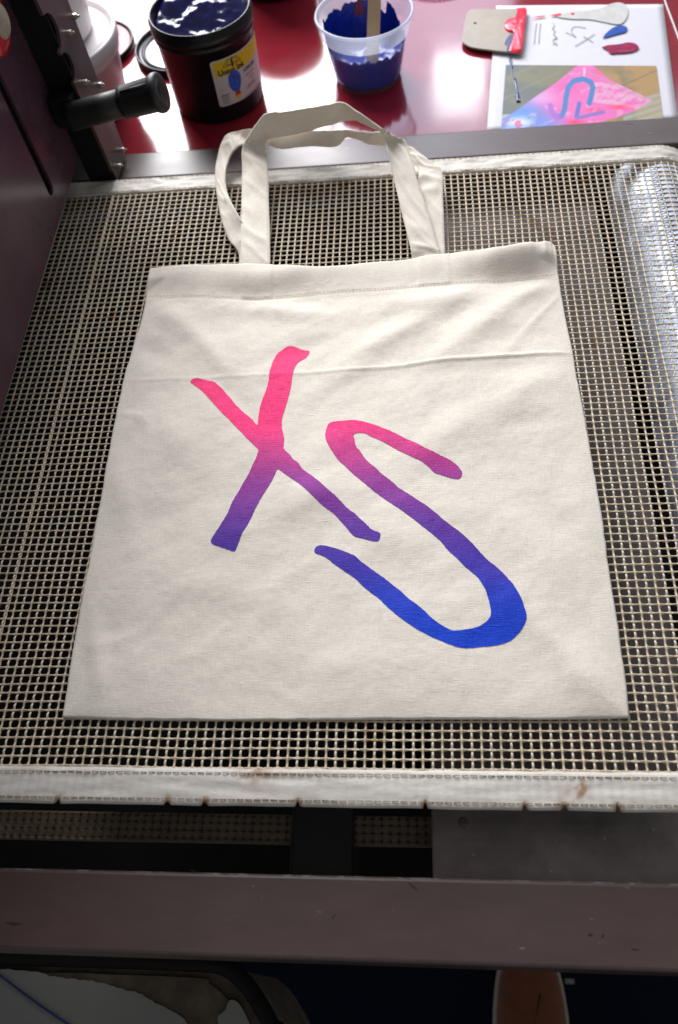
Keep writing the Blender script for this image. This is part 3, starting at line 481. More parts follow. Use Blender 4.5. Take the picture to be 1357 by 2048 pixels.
# handle
def hp(t): return Vector((-.2520,.3245,.0925)).lerp(Vector((-.1625,.3225,.1108)),t)
h=MB(); h.tube([hp(-.06),hp(0),hp(.3),hp(.60)],[.0122,.0122,.0122,.0120],28); hd=h.build('lever_handle',M['rubber'],dr)
h=MB(); h.box(-.2755,-.2530,.330,.345,.076,.106); h.build('lever_bracket',M['black'],dr,smooth=False,bevel=.002)
prof=[(.55,.0123),(.56,.0138),(.60,.0142),(.90,.0150),(.915,.0160),(.94,.0170),(.975,.0170),(.995,.0160),(1.0,.0145),(1.0,.0105),(.985,.0098),(.985,.001)]
h=MB(); h.tube([hp(t) for t,_ in prof],[r for _,r in prof],36); h.build('rubber_grip',M['rubber'],hd)
h=MB(); q0,q1=hp(.59),hp(.87); h.tube([q0+Vector((0,-.006,.0132)),q1+Vector((0,-.006,.0136))],[.0014,.0014],8); h.build('grip_ridge',M['rubber'],hd)
# emergency button
bt=MB(); BY,BZ=.274,.208
def xlathe(b,prof,cy,cz,n=48):
    v=[];k=len(prof)
    for i in range(n):
        a=2*math.pi*i/n
        for r,x in prof: v.append((x,cy+r*math.cos(a),cz+r*math.sin(a)))
    b.add(v,[(i*k+j,i*k+j+1,((i+1)%n)*k+j+1,((i+1)%n)*k+j) for i in range(n) for j in range(k-1)])
xlathe(bt,[(.0001,-.2565),(.014,-.2575),(.018,-.2592),(.0235,-.262),(.026,-.266),(.0265,-.270),(.026,-.274),(.022,-.278)],BY,BZ); b0=bt.build('emergency_button',M['redplast'],dr)
bt=MB(); xlathe(bt,[(.0001,-.2525),(.006,-.2532),(.011,-.2552),(.0135,-.258),(.0137,-.260)],BY,BZ); bt.build('button_dome',M['dome'],b0)

# ================================================================ TOTE BAG
bagL=resample(cr_spline(D['bagL'],6)[::-1],230); bagR=resample(cr_spline(D['bagR'],6)[::-1],230)   # bottom -> top
bagB=resample(cr_spline(D['bagB'],6),200); bagT=resample(cr_spline(D['bagT'],6),200)
crease=D['crease']; hemline=D['hemline']
def yline(L,x):
    if x<=L[0][0]: return L[0][1]
    for i in range(len(L)-1):
        if x<=L[i+1][0]:
            t=(x-L[i][0])/(L[i+1][0]-L[i][0]); return L[i][1]+(L[i+1][1]-L[i][1])*t
    return L[-1][1]
Txy=D['bagT']
def topz(x):
    if x<=Txy[0][0]: return Txy[0][2]
    for i in range(len(Txy)-1):
        if x<=Txy[i+1][0]:
            t=(x-Txy[i][0])/max(Txy[i+1][0]-Txy[i][0],1e-6); t=t*t*(3-2*t); return Txy[i][2]+(Txy[i+1][2]-Txy[i][2])*t
    return Txy[-1][2]
def bag_h(x,y):
    z=.0037
    u=(x*.80+y*.60); w=(-x*.60+y*.80)
    z+=.0021*nz(u*7,w*17,1.5)+.0011*nz(x*20+3,y*24,4.1)+.00050*nz(u*40,w*64,7)+.00018*nz(x*130,y*130,2)
    for px,py,dx,dy,l,wd,a in D['folds']:
        s_=(x-px)*dx+(y-py)*dy; t=-(x-px)*dy+(y-py)*dx
        g=(s_/l)**2+(t/wd)**2
        if g<9: z+=1.45*a*math.exp(-g)
    q=nz(u*6+1.3,w*10,5.5); z+=.0007*math.exp(-(q/.035)**2)*max(0,nz(x*11,y*11,1)+.15)*2+.00012*nz(x*240,y*240,5)
    yc=yline(crease,x); d=y-yc; am=.0003+.0009*ss(-.10,.16,x)
    z+=am*1.1*math.exp(-(d/.0016)**2)+(am*.7*math.exp(-(d/.012)**2))-(am*.5*math.exp(-((d+.012)/.009)**2))
    # press line across the lower third of the cloth
    yh=yline(hemline,x); d=y-yh
    z+=.00045*ss(-.0006,.0006,d) + .0003*math.exp(-((d+.004)/.003)**2)
    tz=topz(x); tt=ss(-.004,.028,d); z=z*(1-tt)+(tz+.0009*nz(x*34,y*30,2))*tt
    # strap ends sewn inside the hem
    for xc in (-.083,.078):
        if d>-.001: z+=.0007*(1-ss(.0135,.0150,abs(x-xc)))*ss(-.001,.001,d)
    return z
bag=thing('tote_bag','natural cotton tote bag printed with a pink to blue hand-drawn XS','tote bag',(0,0,0))
NU,NV=250,290
def coons(L_,R_,B_,T_,nu,nv):
    Lr,Rr_=resample(L_,nv),resample(R_,nv); Br,Tr=resample(B_,nu),resample([t[:2] for t in T_],nu)
    g=[]
    for j in range(nv+1):
        v=j/nv; row=[]
        for i in range(nu+1):
            u=i/nu
            p=[ (1-v)*Br[i][q]+v*Tr[i][q]+(1-u)*Lr[j][q]+u*Rr_[j][q]-((1-u)*(1-v)*Br[0][q]+u*(1-v)*Br[-1][q]+(1-u)*v*Tr[0][q]+u*v*Tr[-1][q]) for q in (0,1)]
            row.append(p)
        g.append(row)
    return g
G=coons(bagL,bagR,bagB,bagT,NU,NV)
v=[];f=[]
for j in range(NV+1):
    for i in range(NU+1):
        x,y=G[j][i]; ed=min(i,NU-i)/NU*.38; eb=j/NV*.44
        z=bag_h(x,y); e=min(ed,eb); k=1-math.exp(-(e/.011)**1.0)
        if j>NV-22: k=max(k,ss(NV-22,NV-8,j)*.85)
        z=.0022+(z-.0022)*k
        wob=.0009*nz(j*.045,i*.045,3)+.0004*nz(j*.16,i*.16,8)
        we=math.exp(-ed/.006); wb=math.exp(-eb/.006); v.append((x+wob*we,y+wob*wb,z))
for j in range(NV):
    for i in range(NU):
        a=j*(NU+1)+i; f.append((a,a+1,a+NU+2,a+NU+1))
front=mob('front_panel',v,f,M['cotton'],bag,solid=.0007)
v=[];f=[]
for j in range(0,NV+1,5):
    for i in range(0,NU+1,5):
        x,y=G[j][i]; x=x*.998; y=y-.0012*(j/NV)
        z=.0010+ (.0016*ss(.17,.215,y))
        v.append((x,y,z))
k=NU//5+1
for j in range(NV//5):
    for i in range(NU//5): a=j*k+i; f.append((a,a+1,a+k+1,a+k))
mob('back_panel',v,f,M['cotton'],bag,solid=.0006)
thr=mat('cream_thread',(.62,.55,.42),rough=.85,var=.1)
stitches([hemline],front,thr,r=.00022,dash=.0024,gap=.0009,lift=.0009,name='hem_stitching',zf=bag_h)
# straps
def strap(data,n,nw,th,seed):
    C_=cr_spline(data,n); v=[];f=[]
    for i,p in enumerate(C_):
        a=Vector(p[:3]); b=Vector(p[3:])
        for j in range(nw+1):
            t=j/nw; q=a.lerp(b,t); cw=abs(nz(i*.11+t*1.3,seed*3.1,t*.6)); q.z+=.0009*nz(i*.14,t*1.8,seed)+.0016*math.exp(-(cw/.08)**2)*min(1,4*t*(1-t)+.25)+.0002*nz(i*.3,t*5,seed+4)+.0004*math.sin(math.pi*t)
            q.z=max(q.z,.0008); v.append(tuple(q))
    for i in range(len(C_)-1):
        for j in range(nw): a=i*(nw+1)+j; f.append((a,a+1,a+nw+2,a+nw+1))
    o=mob('handle',v,f,M['cotton'],bag,solid=.0014,off=0)
    # stitching along both edges
    s=MB()
    for t in (.07,.93):
        R=[tuple(Vector(p[:3]).lerp(Vector(p[3:]),t)) for p in C_]; R=resample(R,int(sum(math.dist(R[i],R[i+1]) for i in range(len(R)-1))/.0016))
        for i in range(2,len(R)-4,2):
            s.tube([(R[i][0],R[i][1],R[i][2]+.0009),(R[i+1][0],R[i+1][1],R[i+1][2]+.0009)],.00018,4)
    s.build('handle_stitching',thr,o); return o
h1=strap(D['F'],12,14,.0014,2.0); h1['label']='cotton strap sewn inside the front of the bag'
h2=strap(D['Bk'],12,14,.0014,6.0); h2['label']='twisted cotton strap at the back of the bag'
# printed letters: thin ink layer following the cloth
def letter(poly,label):
    P=resample([tuple(p) for p in cr_spline(poly+[poly[0]],3)],760)[:-1]
    P=[(x+.00030*nz(i*.55,1)+.00022*nz(i*.17,5),y+.00030*nz(i*.55,9)) for i,(x,y) in enumerate(P)]
    N_=len(P); pts=[Vector(p) for p in P]; st=.0022
    xs=[p[0] for p in P]; ys=[p[1] for p in P]
    y=min(ys)
    while y<max(ys):
        x=min(xs)
        while x<max(xs):
            if in_poly(x,y,P) and min((x-p[0])**2+(y-p[1])**2 for p in P)>(.0009)**2: pts.append(Vector((x,y)))
            x+=st
        y+=st
    vo,eo,fo,_,_,_=geometry.delaunay_2d_cdt(pts,[(k,(k+1)%N_) for k in range(N_)],[],0,1e-7)
    fs=[]
    for q in fo:
        gx=sum(vo[k].x for k in q)/3; gy=sum(vo[k].y for k in q)/3
        if in_poly(gx,gy,P): fs.append(q)
    me=bpy.data.meshes.new('printed_letter'); me.from_pydata([(q.x,q.y,bag_h(q.x,q.y)+.00025) for q in vo],[],fs); me.materials.append(M['ink_print'])
    me.polygons.foreach_set('use_smooth',[True]*len(me.polygons)); me.update()
    o=bpy.data.objects.new('printed_letter',me); S.collection.objects.link(o); o.parent=front; o['label']=label; org[o]=Vector((0,0,0)); return o
letter(D['X'],'letter X fading from pink to violet'); letter(D['S'],'letter S fading from pink to blue')

# ================================================================ INK TUBS ON THE TABLE
def font_mesh(txt,size,bold=0.0):
    c=bpy.data.curves.new('lettering','FONT'); c.body=txt; c.size=size; c.offset=bold; c.resolution_u=3
    o=bpy.data.objects.new('lettering',c); S.collection.objects.link(o)
    dg=bpy.context.evaluated_depsgraph_get(); me=bpy.data.meshes.new_from_object(o.evaluated_get(dg))
    vs=[(q.co.x,q.co.y) for q in me.vertices]; fs=[tuple(p.vertices) for p in me.polygons]
    bpy.data.objects.remove(o); bpy.data.curves.remove(c); bpy.data.meshes.remove(me); return vs,fs
def tub_profile(rb,rt,h,z0,wall=.0016):
    zt=z0+h
    return [(.0001,z0+.001),(rb-.004,z0),(rb-.001,z0+.0012),(rb,z0+.004),(rt-.0030,zt-.0205),(rt-.0012,zt-.0200),(rt-.0008,zt-.0185),(rt-.0012,zt-.0170),(rt-.0016,zt-.0135),(rt-.0002,zt-.0128),(rt,zt-.0115),(rt,zt-.0045),(rt-.0012,zt-.0038),(rt-.0012,zt-.0010),(rt-.0018,zt),(rt-.0028,zt),(rt-.0036,zt-.0012),(rt-.0044,zt-.02),(rb-wall,z0+.004),(.0001,z0+.003)]
tub=thing('ink_tub','black plastic tub of navy ink with a yellow and white paper label','ink tub',(-.158,.507,TZ))
TB,TT,TH=.0495,.0552,.1015; cx,cy=-.1575,.507
m=MB(); m.lathe(tub_profile(TB,TT,TH,TZ),cx,cy,128); m.build('tub_body',M['tubblack'],tub)
m=MB(); n=70; v=[];f=[]; zi=TZ+TH-.0150; ri=TT-.0042
for j in range(n+1):
    for i in range(n+1):
        u,w=2*i/n-1,2*j/n-1
        # square to disc
        X_=u*math.sqrt(1-w*w/2); Y_=w*math.sqrt(1-u*u/2)
        x,y=X_*ri,Y_*ri; rr=math.hypot(X_,Y_)
        q=fbm(x*42,y*42,3,3); z=zi-.0065+.0034*q*(1-rr**4)+.003*rr**6+.40*max(0,y+.028)*(1-.3*rr**6)+.0010*math.sin(38*math.hypot(x+.01,y+.006)*6.0+4*nz(x*40,y*40))*(1-rr**2)*.35
        v.append((cx+x,cy+y,z))
for j in range(n):
    for i in range(n): a=j*(n+1)+i; f.append((a,a+1,a+n+2,a+n+1))
m.add(v,f); m.build('wet_ink',M['inkblue'],tub)
# label wrapped on the wall
LA=math.radians(-79); LH=.0515; LZ=TZ+.0205; LW=.088
def rw(z): return TB+(TT-.003-TB)*((z-TZ-.004)/(TH-.0245))
def on_tub(s_,t_,lift):
    z=LZ+t_; r=rw(z)+lift; a=LA+s_/.0515; return (cx+r*math.cos(a),cy+r*math.sin(a),z)
def patch(s0,s1,t0,t1,lift,ns=40,ntt=3,rc=0):
    v=[on_tub(s0+(s1-s0)*i/ns,t0+(t1-t0)*j/ntt,lift) for j in range(ntt+1) for i in range(ns+1)]
    if rc:
        v=[]
        for j in range(ntt+1):
            t=t0+(t1-t0)*j/ntt; d=min(t-t0,t1-t); ins=rc-math.sqrt(max(0,rc*rc-(rc-min(d,rc))**2))
            for i in range(ns+1): v.append(on_tub(s0+ins+(s1-s0-2*ins)*i/ns,t,lift))
    return v,[(j*(ns+1)+i,j*(ns+1)+i+1,(j+1)*(ns+1)+i+1,(j+1)*(ns+1)+i) for j in range(ntt) for i in range(ns)]
m=MB(); m.add(*patch(0,LW,0,LH,.0003,50,60,.003)); lab=m.build('label',M['labelwhite'],tub)
m=MB(); m.add(*patch(.0024,LW,.0335,LH-.0016,.0005,50,8)); m.build('label_band',M['labelyellow'],lab)
def wrap_text(txt,size,s0,t0,mt,name='lettering',bold=0,lift=.0008,sx=1.0):
    vs,fs=font_mesh(txt,size,bold); m=MB(); m.add([on_tub(s0+x*sx,t0+y,lift) for x,y in vs],fs); return m.build(name,mt,lab,smooth=False)
wrap_text('Union Ink',.0085,.0062,.0345,M['labelblack'],bold=.0003,sx=.92)
wrap_text('ATEX-500',.0052,.0352,.0275,M['labelblack'],bold=.00012,sx=.9)
wrap_text('AEROTEX',.0040,.0365,.0215,M['labelgrey'],sx=.9)
wrap_text('BLUE',.0040,.0430,.0165,M['labelgrey'],sx=.9)
m=MB()
def sline(P,w,lift=.0008):
    for i in range(len(P)-1):
        (a,b),(c,d)=P[i],P[i+1]; L=math.hypot(c-a,d-b); nx_,ny_=-(d-b)/L*w/2,(c-a)/L*w/2
        k=6; v=[]
        for q in range(k+1):
            u=q/k; s_,t_=a+(c-a)*u,b+(d-b)*u; v+= [on_tub(s_+nx_,t_+ny_,lift),on_tub(s_-nx_,t_-ny_,lift)]
        m.add(v,[(2*q,2*q+1,2*q+3,2*q+2) for q in range(k)])
sline([(.0125,.0425),(.0345,.0425),(.0290,.0492),(.0180,.0492),(.0125,.0425)],.0006)
sline([(.0165,.0438),(.0215,.0438)],.0005); sline([(.0255,.0438),(.0305,.0438),(.0275,.0480),(.0255,.0480)],.0005); sline([(.0165,.0438),(.0195,.0480),(.0215,.0480)],.0005)
sline([(.0235,.0402),(.0235,.0478)],.0024); sline([(.0235,.0484),(.0235,.0500)],.0020)
m.build('logo',M['labelblack'],lab,smooth=False); m=MB()
for t_ in (.0035,.0052,.0068,.0084,.0100,.0116): sline([(.0045,t_),(.0045+.0080+.002*nz(t_*900,1),t_)],.00035)
sline([(.0045,.0128),(.0140,.0128)],.0007)
sline([(.0040,.0185),(.0085,.0190)],.0004)
for k in range(3): sline([(.036,.0115-k*.0014),(.052,.0118-k*.0014)],.0003)
sline([(.030,.0016),(.060,.0018)],.0004)
m.build('fine_print',M['labelblack'],lab,smooth=False)
m=MB(); P=[]
for i in range(40):
    a=2*math.pi*i/40; r1=.0082*(1+.12*nz(math.cos(a)*1.5,math.sin(a)*1.5,3)); P.append((.0228+r1*math.cos(a)*.95,.0245+r1*1.42*math.sin(a)))
v=[on_tub(.0228,.0245,.0009)]+[on_tub(a,b,.0009) for a,b in P]; m.add(v,[(0,1+i,1+(i+1)%40) for i in range(40)]); m.build('ink_thumbprint',M['labelblue'],lab,smooth=False)
for (t0,t1,mt) in ((.0120,.0150,'labelblue'),(.0078,.0119,'labelred'),(.0040,.0077,'labelyellow')):
    m=MB(); m.add(*patch(.0205,.0268,t0,t1,.0007,6,2)); m.build('colour_chip',M[mt],lab,smooth=False)

# second black tub at the back
t2=thing('ink_tub','black ink tub at the top edge, farther back than the labelled one','ink tub',(-.112,.748,TZ))
m=MB(); m.lathe(tub_profile(.0495,.0538,.100,TZ),-.112,.748,96); m.build('tub_body',M['tubblack'],t2)
m=MB(); m.lathe([(.0001,TZ+.08),(.0480,TZ+.081)],-.112,.748,48); m.build('wet_ink',M['inkblue'],t2)
tub['group']=t2['group']='black ink tubs on the red table'

# lids
def lid(name,x,y,r,mt_rim,mt_in,label,zb=TZ,ins=.0125,up=.0034,cat='lid'):
    L=thing(name,label,cat,(x,y,zb))
    m=MB(); m.lathe([(.0001,zb+.0008),(r-.001,zb),(r,zb+.001),(r,zb+.008),(r-.0014,zb+.0088),(r-.0028,zb+.008),(r-.0032,zb+.0035),(r-.0085,zb+.0032),(r-.0095,zb+.0055),(r-.011,zb+.0055),(r-.012,zb+.0030),(.0001,zb+.0028)],x,y,96); m.build('lid_rim',mt_rim,L)
    m=MB(); rr=r-ins; n=40; v=[];f=[]
    for j in range(n+1):
        for i in range(n+1):
            u,w=2*i/n-1,2*j/n-1; X_=u*math.sqrt(1-w*w/2); Y_=w*math.sqrt(1-u*u/2)
            v.append((x+X_*rr,y+Y_*rr,zb+up+.0010*max(0,fbm(X_*2.2,Y_*2.2,x*9,3))*(1-(X_*X_+Y_*Y_))))
    for j in range(n):
        for i in range(n): a=j*(n+1)+i; f.append((a,a+1,a+n+2,a+n+1))
    m.add(v,f); m.build('ink_residue',mt_in,L); return L
lid('tub_lid',-.2155,.6118,.0577,M['tubblack'],M['inkblue'],'black lid smeared with wet ink lying behind the labelled ink tub')
lid('tub_lid',-.334,.6265,.0550,M['tubblack'],M['redlid'],'lid coated with bright red ink behind the white tubs',ins=.0045,up=.0062)

# white tubs
wt=thing('white_tub','lidded white plastic tub standing on the red table by the steel post','tub',(-.334,.508,TZ))
x,y=-.334,.508
m=MB(); m.lathe([(.0001,TZ+.001),(.064,TZ),(.0665,TZ+.002),(.074,TZ+.062),(.0762,TZ+.0625),(.0766,TZ+.070),(.0750,TZ+.0710)],x,y,96); m.build('tub_body',M['white'],wt)
m=MB(); m.lathe([(.0752,TZ+.0712),(.0785,TZ+.0712),(.0792,TZ+.0725),(.0792,TZ+.083),(.0780,TZ+.0850),(.0750,TZ+.0850),(.0735,TZ+.0815),(.0660,TZ+.0812),(.0001,TZ+.0812)],x,y,96); m.build('tub_lid',M['white'],wt)
wu=thing('white_tub','smaller white tub stacked on top of the lidded white tub','tub',(-.3365,.514,TZ+.082))
z0=TZ+.0816
m=MB(); m.lathe([(.0001,z0+.001),(.050,z0),(.0535,z0+.0015),(.0555,z0+.005),(.0600,z0+.10),(.0620,z0+.101),(.0625,z0+.112),(.059,z0+.114),(.0001,z0+.113)],-.3365,.514,96); m.build('tub_body',M['white'],wu)
wt['group']=wu['group']='white tubs stacked by the post'

# cup of blue ink
cxp,cyp=.0122,.530
cup=thing('plastic_cup','frosted plastic cup half full of blue ink on the red table','cup',(cxp,cyp,TZ))
zt=TZ+.0715
def cr_(z): return .0372+(.0498-.0372)*(z-TZ)/.0715
m=MB(); m.lathe([(.0001,TZ+.0022),(.034,TZ+.002),(.0362,TZ),(.0372,TZ+.001),(cr_(TZ+.03),TZ+.03),(cr_(TZ+.0495),TZ+.0495)],cxp,cyp,128); m.build('cup_wall',M['cuplow'],cup)
m=MB(); m.lathe([(cr_(TZ+.0495),TZ+.0496),(cr_(TZ+.0498)+.0014,TZ+.0508),(cr_(TZ+.058)+.0014,TZ+.058),(cr_(TZ+.0585)+.0020,TZ+.0592),(cr_(TZ+.067)+.0020,TZ+.0685)],cxp,cyp,128); m.build('cup_collar',M['cup'],cup)
m=MB(); m.lathe([(.0505,zt-.0032),(.0528,zt-.0028),(.0535,zt-.0014),(.0528,zt),(.0512,zt+.0002),(.0503,zt-.0010),(.0502,zt-.0032)],cxp,cyp,128); m.build('cup_rim',M['cuprim'],cup)
def lin_fn(a,j,r,z):
    if j==0: return r,z
    ad=math.degrees(a)%360
    back=ss(20,60,ad)*(1-ss(165,200,ad))          # thick smear up the back wall
    top=.040+.019*back+.0048*fbm(math.cos(a)*7,math.sin(a)*7,2,4)
    if 60<ad<78: top-=.012
    top=min(top,.066)
    z=TZ+.0022+(top-.0022)*j/10
    return cr_(z)-.0009-.0003*(1+nz(a*9,j*.8)),z
m=MB(); m.lathe([(.02,TZ+.003)]+[(.03,0)]*10,cxp,cyp,220,fn=lin_fn); m.build('ink_coating',M['blue'],cup)
m=MB(); n=40; v=[];f=[]; rr=cr_(TZ+.027)-.0012
for j in range(n+1):
    for i in range(n+1):
        u,w=2*i/n-1,2*j/n-1; X_=u*math.sqrt(1-w*w/2); Y_=w*math.sqrt(1-u*u/2)
        v.append((cxp+X_*rr,cyp+Y_*rr,TZ+.027+.004*fbm(X_*1.6,Y_*1.6,4,3)*(1-(X_*X_+Y_*Y_))))
for j in range(n):
    for i in range(n): a=j*(n+1)+i; f.append((a,a+1,a+n+2,a+n+1))
m.add(v,f); m.build('ink_pool',M['blue'],cup)
def smear_fn(a,j,r,z):
    ad=math.degrees(a); hh=1-((ad-100)/9)**2
    z=TZ+.045+.016*j/8*max(.05,hh)*(1+.3*nz(a*30,j)); return cr_(z)-.0022,z
m=MB(); m.lathe([(.04,0)]*9,cxp,cyp,24,fn=smear_fn,a0=math.radians(91),a1=math.radians(109)); m.build('magenta_smear',M['magink'],cup)
# stick
stk=MB(); p0,p1=Vector((.0185,.494,TZ+.028)),Vector((.0300,.5465,TZ+.135)); dv=(p1-p0).normalized(); sx=Vector((1,.12,0)).normalized(); sn=dv.cross(sx).normalized(); sx=sn.cross(dv)
v=[]
for t,wd in ((0,.0066),(.5,.0068),(1,.0068)):
    c=p0.lerp(p1,t)
    v+=[tuple(c+sx*a*wd+sn*b*.0009) for a,b in ((-1,-1),(1,-1),(1,1),(-1,1))]
stk.add(v,[(0,1,2,3)[::-1],(8,9,10,11)]+[(k*4+i,k*4+(i+1)%4,k*4+4+(i+1)%4,k*4+4+i) for k in (0,1) for i in range(4)])
tag(stk.build('wooden_stick',M['wood'],smooth=False,origin=tuple(p0),bevel=.0006),'flat wooden stirring stick standing in the cup of blue ink','stick')
# clear lid at the top edge and a translucent spatula
cl=MB(); cl.lathe([(.0001,TZ+.002),(.045,TZ+.002),(.048,TZ+.006),(.054,TZ+.006),(.0555,TZ+.0015),(.057,TZ+.0015)],.098,.735,96)
tag(cl.build('clear_lid',M['clear'],origin=(.098,.735,TZ),solid=.0008),'clear plastic lid at the top edge behind the cup','lid')
sp=MB(); P=[(-.262,.80),(-.268,.76),(-.262,.728),(-.254,.716),(-.245,.714),(-.240,.722),(-.240,.76),(-.236,.80)]
P=cr_spline(P+[P[0]],6)[:-1]; sp.prism(P,TZ+.001,TZ+.003)
tag(sp.build('plastic_spatula',M['cuprim'],smooth=False,origin=(-.25,.75,TZ)),'pale translucent spatula tip beside the navy ink tub','spatula')

# ================================================================ PAPER, SCRAPER
pz=TZ+.0006
def cut(P,yc):
    tl,tr,br,bl=[Vector((x,y)) for x,y in P]
    c=lambda a,b: a.lerp(b,(a.y-yc)/(a.y-b.y)) if b.y<yc else a.lerp(b,(a.y-yc)/(a.y-b.y))
    return tl,tr,c(tr,br),c(tl,bl)
tl,tr,br,bl=cut(D['paper'],.4122)
v=[];f=[];n=24
for j in range(n+1):
    for i in range(n+1):
        u,w=i/n,j/n; q=(tl*(1-u)+tr*u)*(1-w)+(bl*(1-u)+br*u)*w
        v.append((q.x,q.y,pz+.0003+.0005*max(0,nz(u*3,w*3,2))))
for j in range(n):
    for i in range(n): a=j*(n+1)+i; f.append((a,a+n+1,a+n+2,a+1))
ppr=mob('paper_sheet',v,f,M['paper'],origin=(.25,.53,TZ),solid=.0002)
tag(ppr,'white paper sheet with a colour picture, ink swatches and pencil notes on the red table','paper')
L1=pz+.00125
def dseg(x,y,a,b):
    dx,dy=b[0]-a[0],b[1]-a[1]; t=max(0,min(1,((x-a[0])*dx+(y-a[1])*dy)/(dx*dx+dy*dy))); return math.hypot(x-a[0]-t*dx,y-a[1]-t*dy)
def dpl(x,y,P): return min(dseg(x,y,P[i],P[i+1]) for i in range(len(P)-1))
DI=[(650,40),(745,40),(880,150),(1170,290),(1060,350),(900,405),(640,470),(90,480),(80,410),(180,360),(320,270),(480,170)]
SS_=[(440,320),(452,362),(488,396),(525,385),(545,340),(555,270),(570,200),(610,155),(680,140),(735,162),(750,200),(735,260),(722,305)]
def mixc(a,b,t): return tuple(p*(1-t)+q*t for p,q in zip(a,b))
def pic(x,y):
    n1=fbm(x/180,y/90,1,4); n2=fbm(x/60+y/90,y/40,6,3)
    if x<600: c=mixc((104,112,104),(128,126,98),ss(-.5,.5,n1+(x-250)/400))
    else: c=mixc((138,122,88),(178,142,86),ss(-.4,.5,n1+(x-880)/300))
    if abs((y+x*.45)%130-60)<7 and x<520: c=mixc(c,(150,146,120),.4)
    if x>960:
        d=y-(300-(x-1000)*.28)
        if d>0: c=mixc(c,(170,180,172),.8 if (int(d/22)%2==0) else .35)
        if abs(y-(180-(x-980)*.45))<4: c=mixc(c,(90,100,96),.6)
    if x<330 and y>375: c=mixc(c,(200,215,220),.7)
    if in_poly(x,y,DI):
        c=(236,112,186)
        t=ss(.0,1,((430-x)/330+(y-250)/260)); c=mixc(c,(92,146,228),t)
        lil=math.exp(-(((x-370)/120)**2+((y-265)/50)**2)); c=mixc(c,(226,176,228),.8*lil)
        hot=math.exp(-(((x-560)/90)**2+((y-200)/50)**2)); c=mixc(c,(232,84,172),.6*hot)
        if x>760 and abs(y-(250-(x-900)*-.15))<70: c=mixc(c,(228,190,206),.75*ss(-.3,.4,n2+.2))
        c=mixc(c,(255,62,116),math.exp(-(((x-945)/75)**2+((y-332)/15)**2)))
        c=mixc(c,(255,62,120),.9*math.exp(-(((x-760)/55)**2+((y-352)/12)**2)))
        c=mixc(c,(255,50,110),math.exp(-(((x-620)/60)**2+((y-428)/18)**2)))
        c=mixc(c,(238,92,150),.8*math.exp(-(((x-790)/40)**2+((y-95)/30)**2)))
        if n2>.45: c=mixc(c,(246,180,216),.5)
        wp=math.exp(-(((x-215)/110)**2+((y-425)/34)**2)); c=mixc(c,(214,226,232) if n2>-.1 else (236,120,160),min(1,1.1*wp))
        if abs(x-690)<7 and 62<y<125: c=(240,200,210)
        if dpl(x,y,[(720,90),(860,155),(1000,230),(1170,295)])<9: c=mixc(c,(206,150,170),.55)
    d=dpl(x,y,SS_)
    k=1-ss(15,21,d); c=mixc(c,mixc((176,104,206),(58,128,192),ss(480,560,x+(395-y)*.5)),k)
    k=1-ss(12,17,dpl(x,y,[(650,308),(628,392)])); c=mixc(c,(92,110,196),k)
    k=1-ss(9,14,dpl(x,y,[(628,402),(820,365)])); c=mixc(c,(142,108,196),k)
    return tuple(q*.80 for q in lin(c))
tl,tr,br,bl=cut(D['pic'],.4124); NX,NY=260,110; v=[];f=[];cc=[]
for j in range(NY+1):
    for i in range(NX+1):
        u,w=i/NX,j/NY; q=(tl*(1-u)+tr*u)*(1-w)+(bl*(1-u)+br*u)*w
        v.append((q.x,q.y,L1)); cc.append(pic(112+(1205-112)*u+w*(30*u-25*(1-u)),45+(470-45)*w-w*55*u))
for j in range(NY):
    for i in range(NX): a=j*(NX+1)+i; f.append((a,a+NX+1,a+NX+2,a+1))
o=mob('printed_picture',v,f,M['pic'],ppr); col_attr(o,cc)
def flat(name,P,z,th,mt,parent,bev=0,spl=3,smooth=False):
    P=[tuple(p) for p in P]; P=cr_spline(P+[P[0]],spl)[:-1] if spl else P
    m=MB(); m.prism(P,z,z+th); return m.build(name,mt,parent,smooth=smooth,bevel=bev)
flat('ink_swatch',D['swblue'],L1,.0005,M['swblue'],ppr); flat('ink_swatch',D['swred'],L1,.0006,M['swred'],ppr)
flat('clear_ink_film',D['film'],L1,.0005,M['film'],ppr)
for q in D['redmarks']: flat('ink_mark',q,L1+.0006,.0003,M['pink'],ppr)
m=MB()
for q in D['hw']: m.tube([(x,y,L1) for x,y in cr_spline(q,4)],.00034,5)
m.build('pencil_writing',M['pencil'],ppr)
m=MB()
for q,r in zip(D['bluestroke'],(.0008,.0011,.0017,.0012,.0009)):
    C_=cr_spline(q,4); m.tube([(x,y,L1) for x,y in C_],[r*(.6+.8*abs(nz(i*.6,r*9000))) for i in range(len(C_))],6)
m.build('ink_stroke',M['navyink'],ppr)
cdp=D['card']; cz=TZ+.0035
crd=flat('scraper_card',cdp,cz,.0022,M['card'],None,.0006,2)
crd.name='scraper_card'
tag(crd,'rounded beige scraper card with pink ink along one edge, half on the paper','scraper')
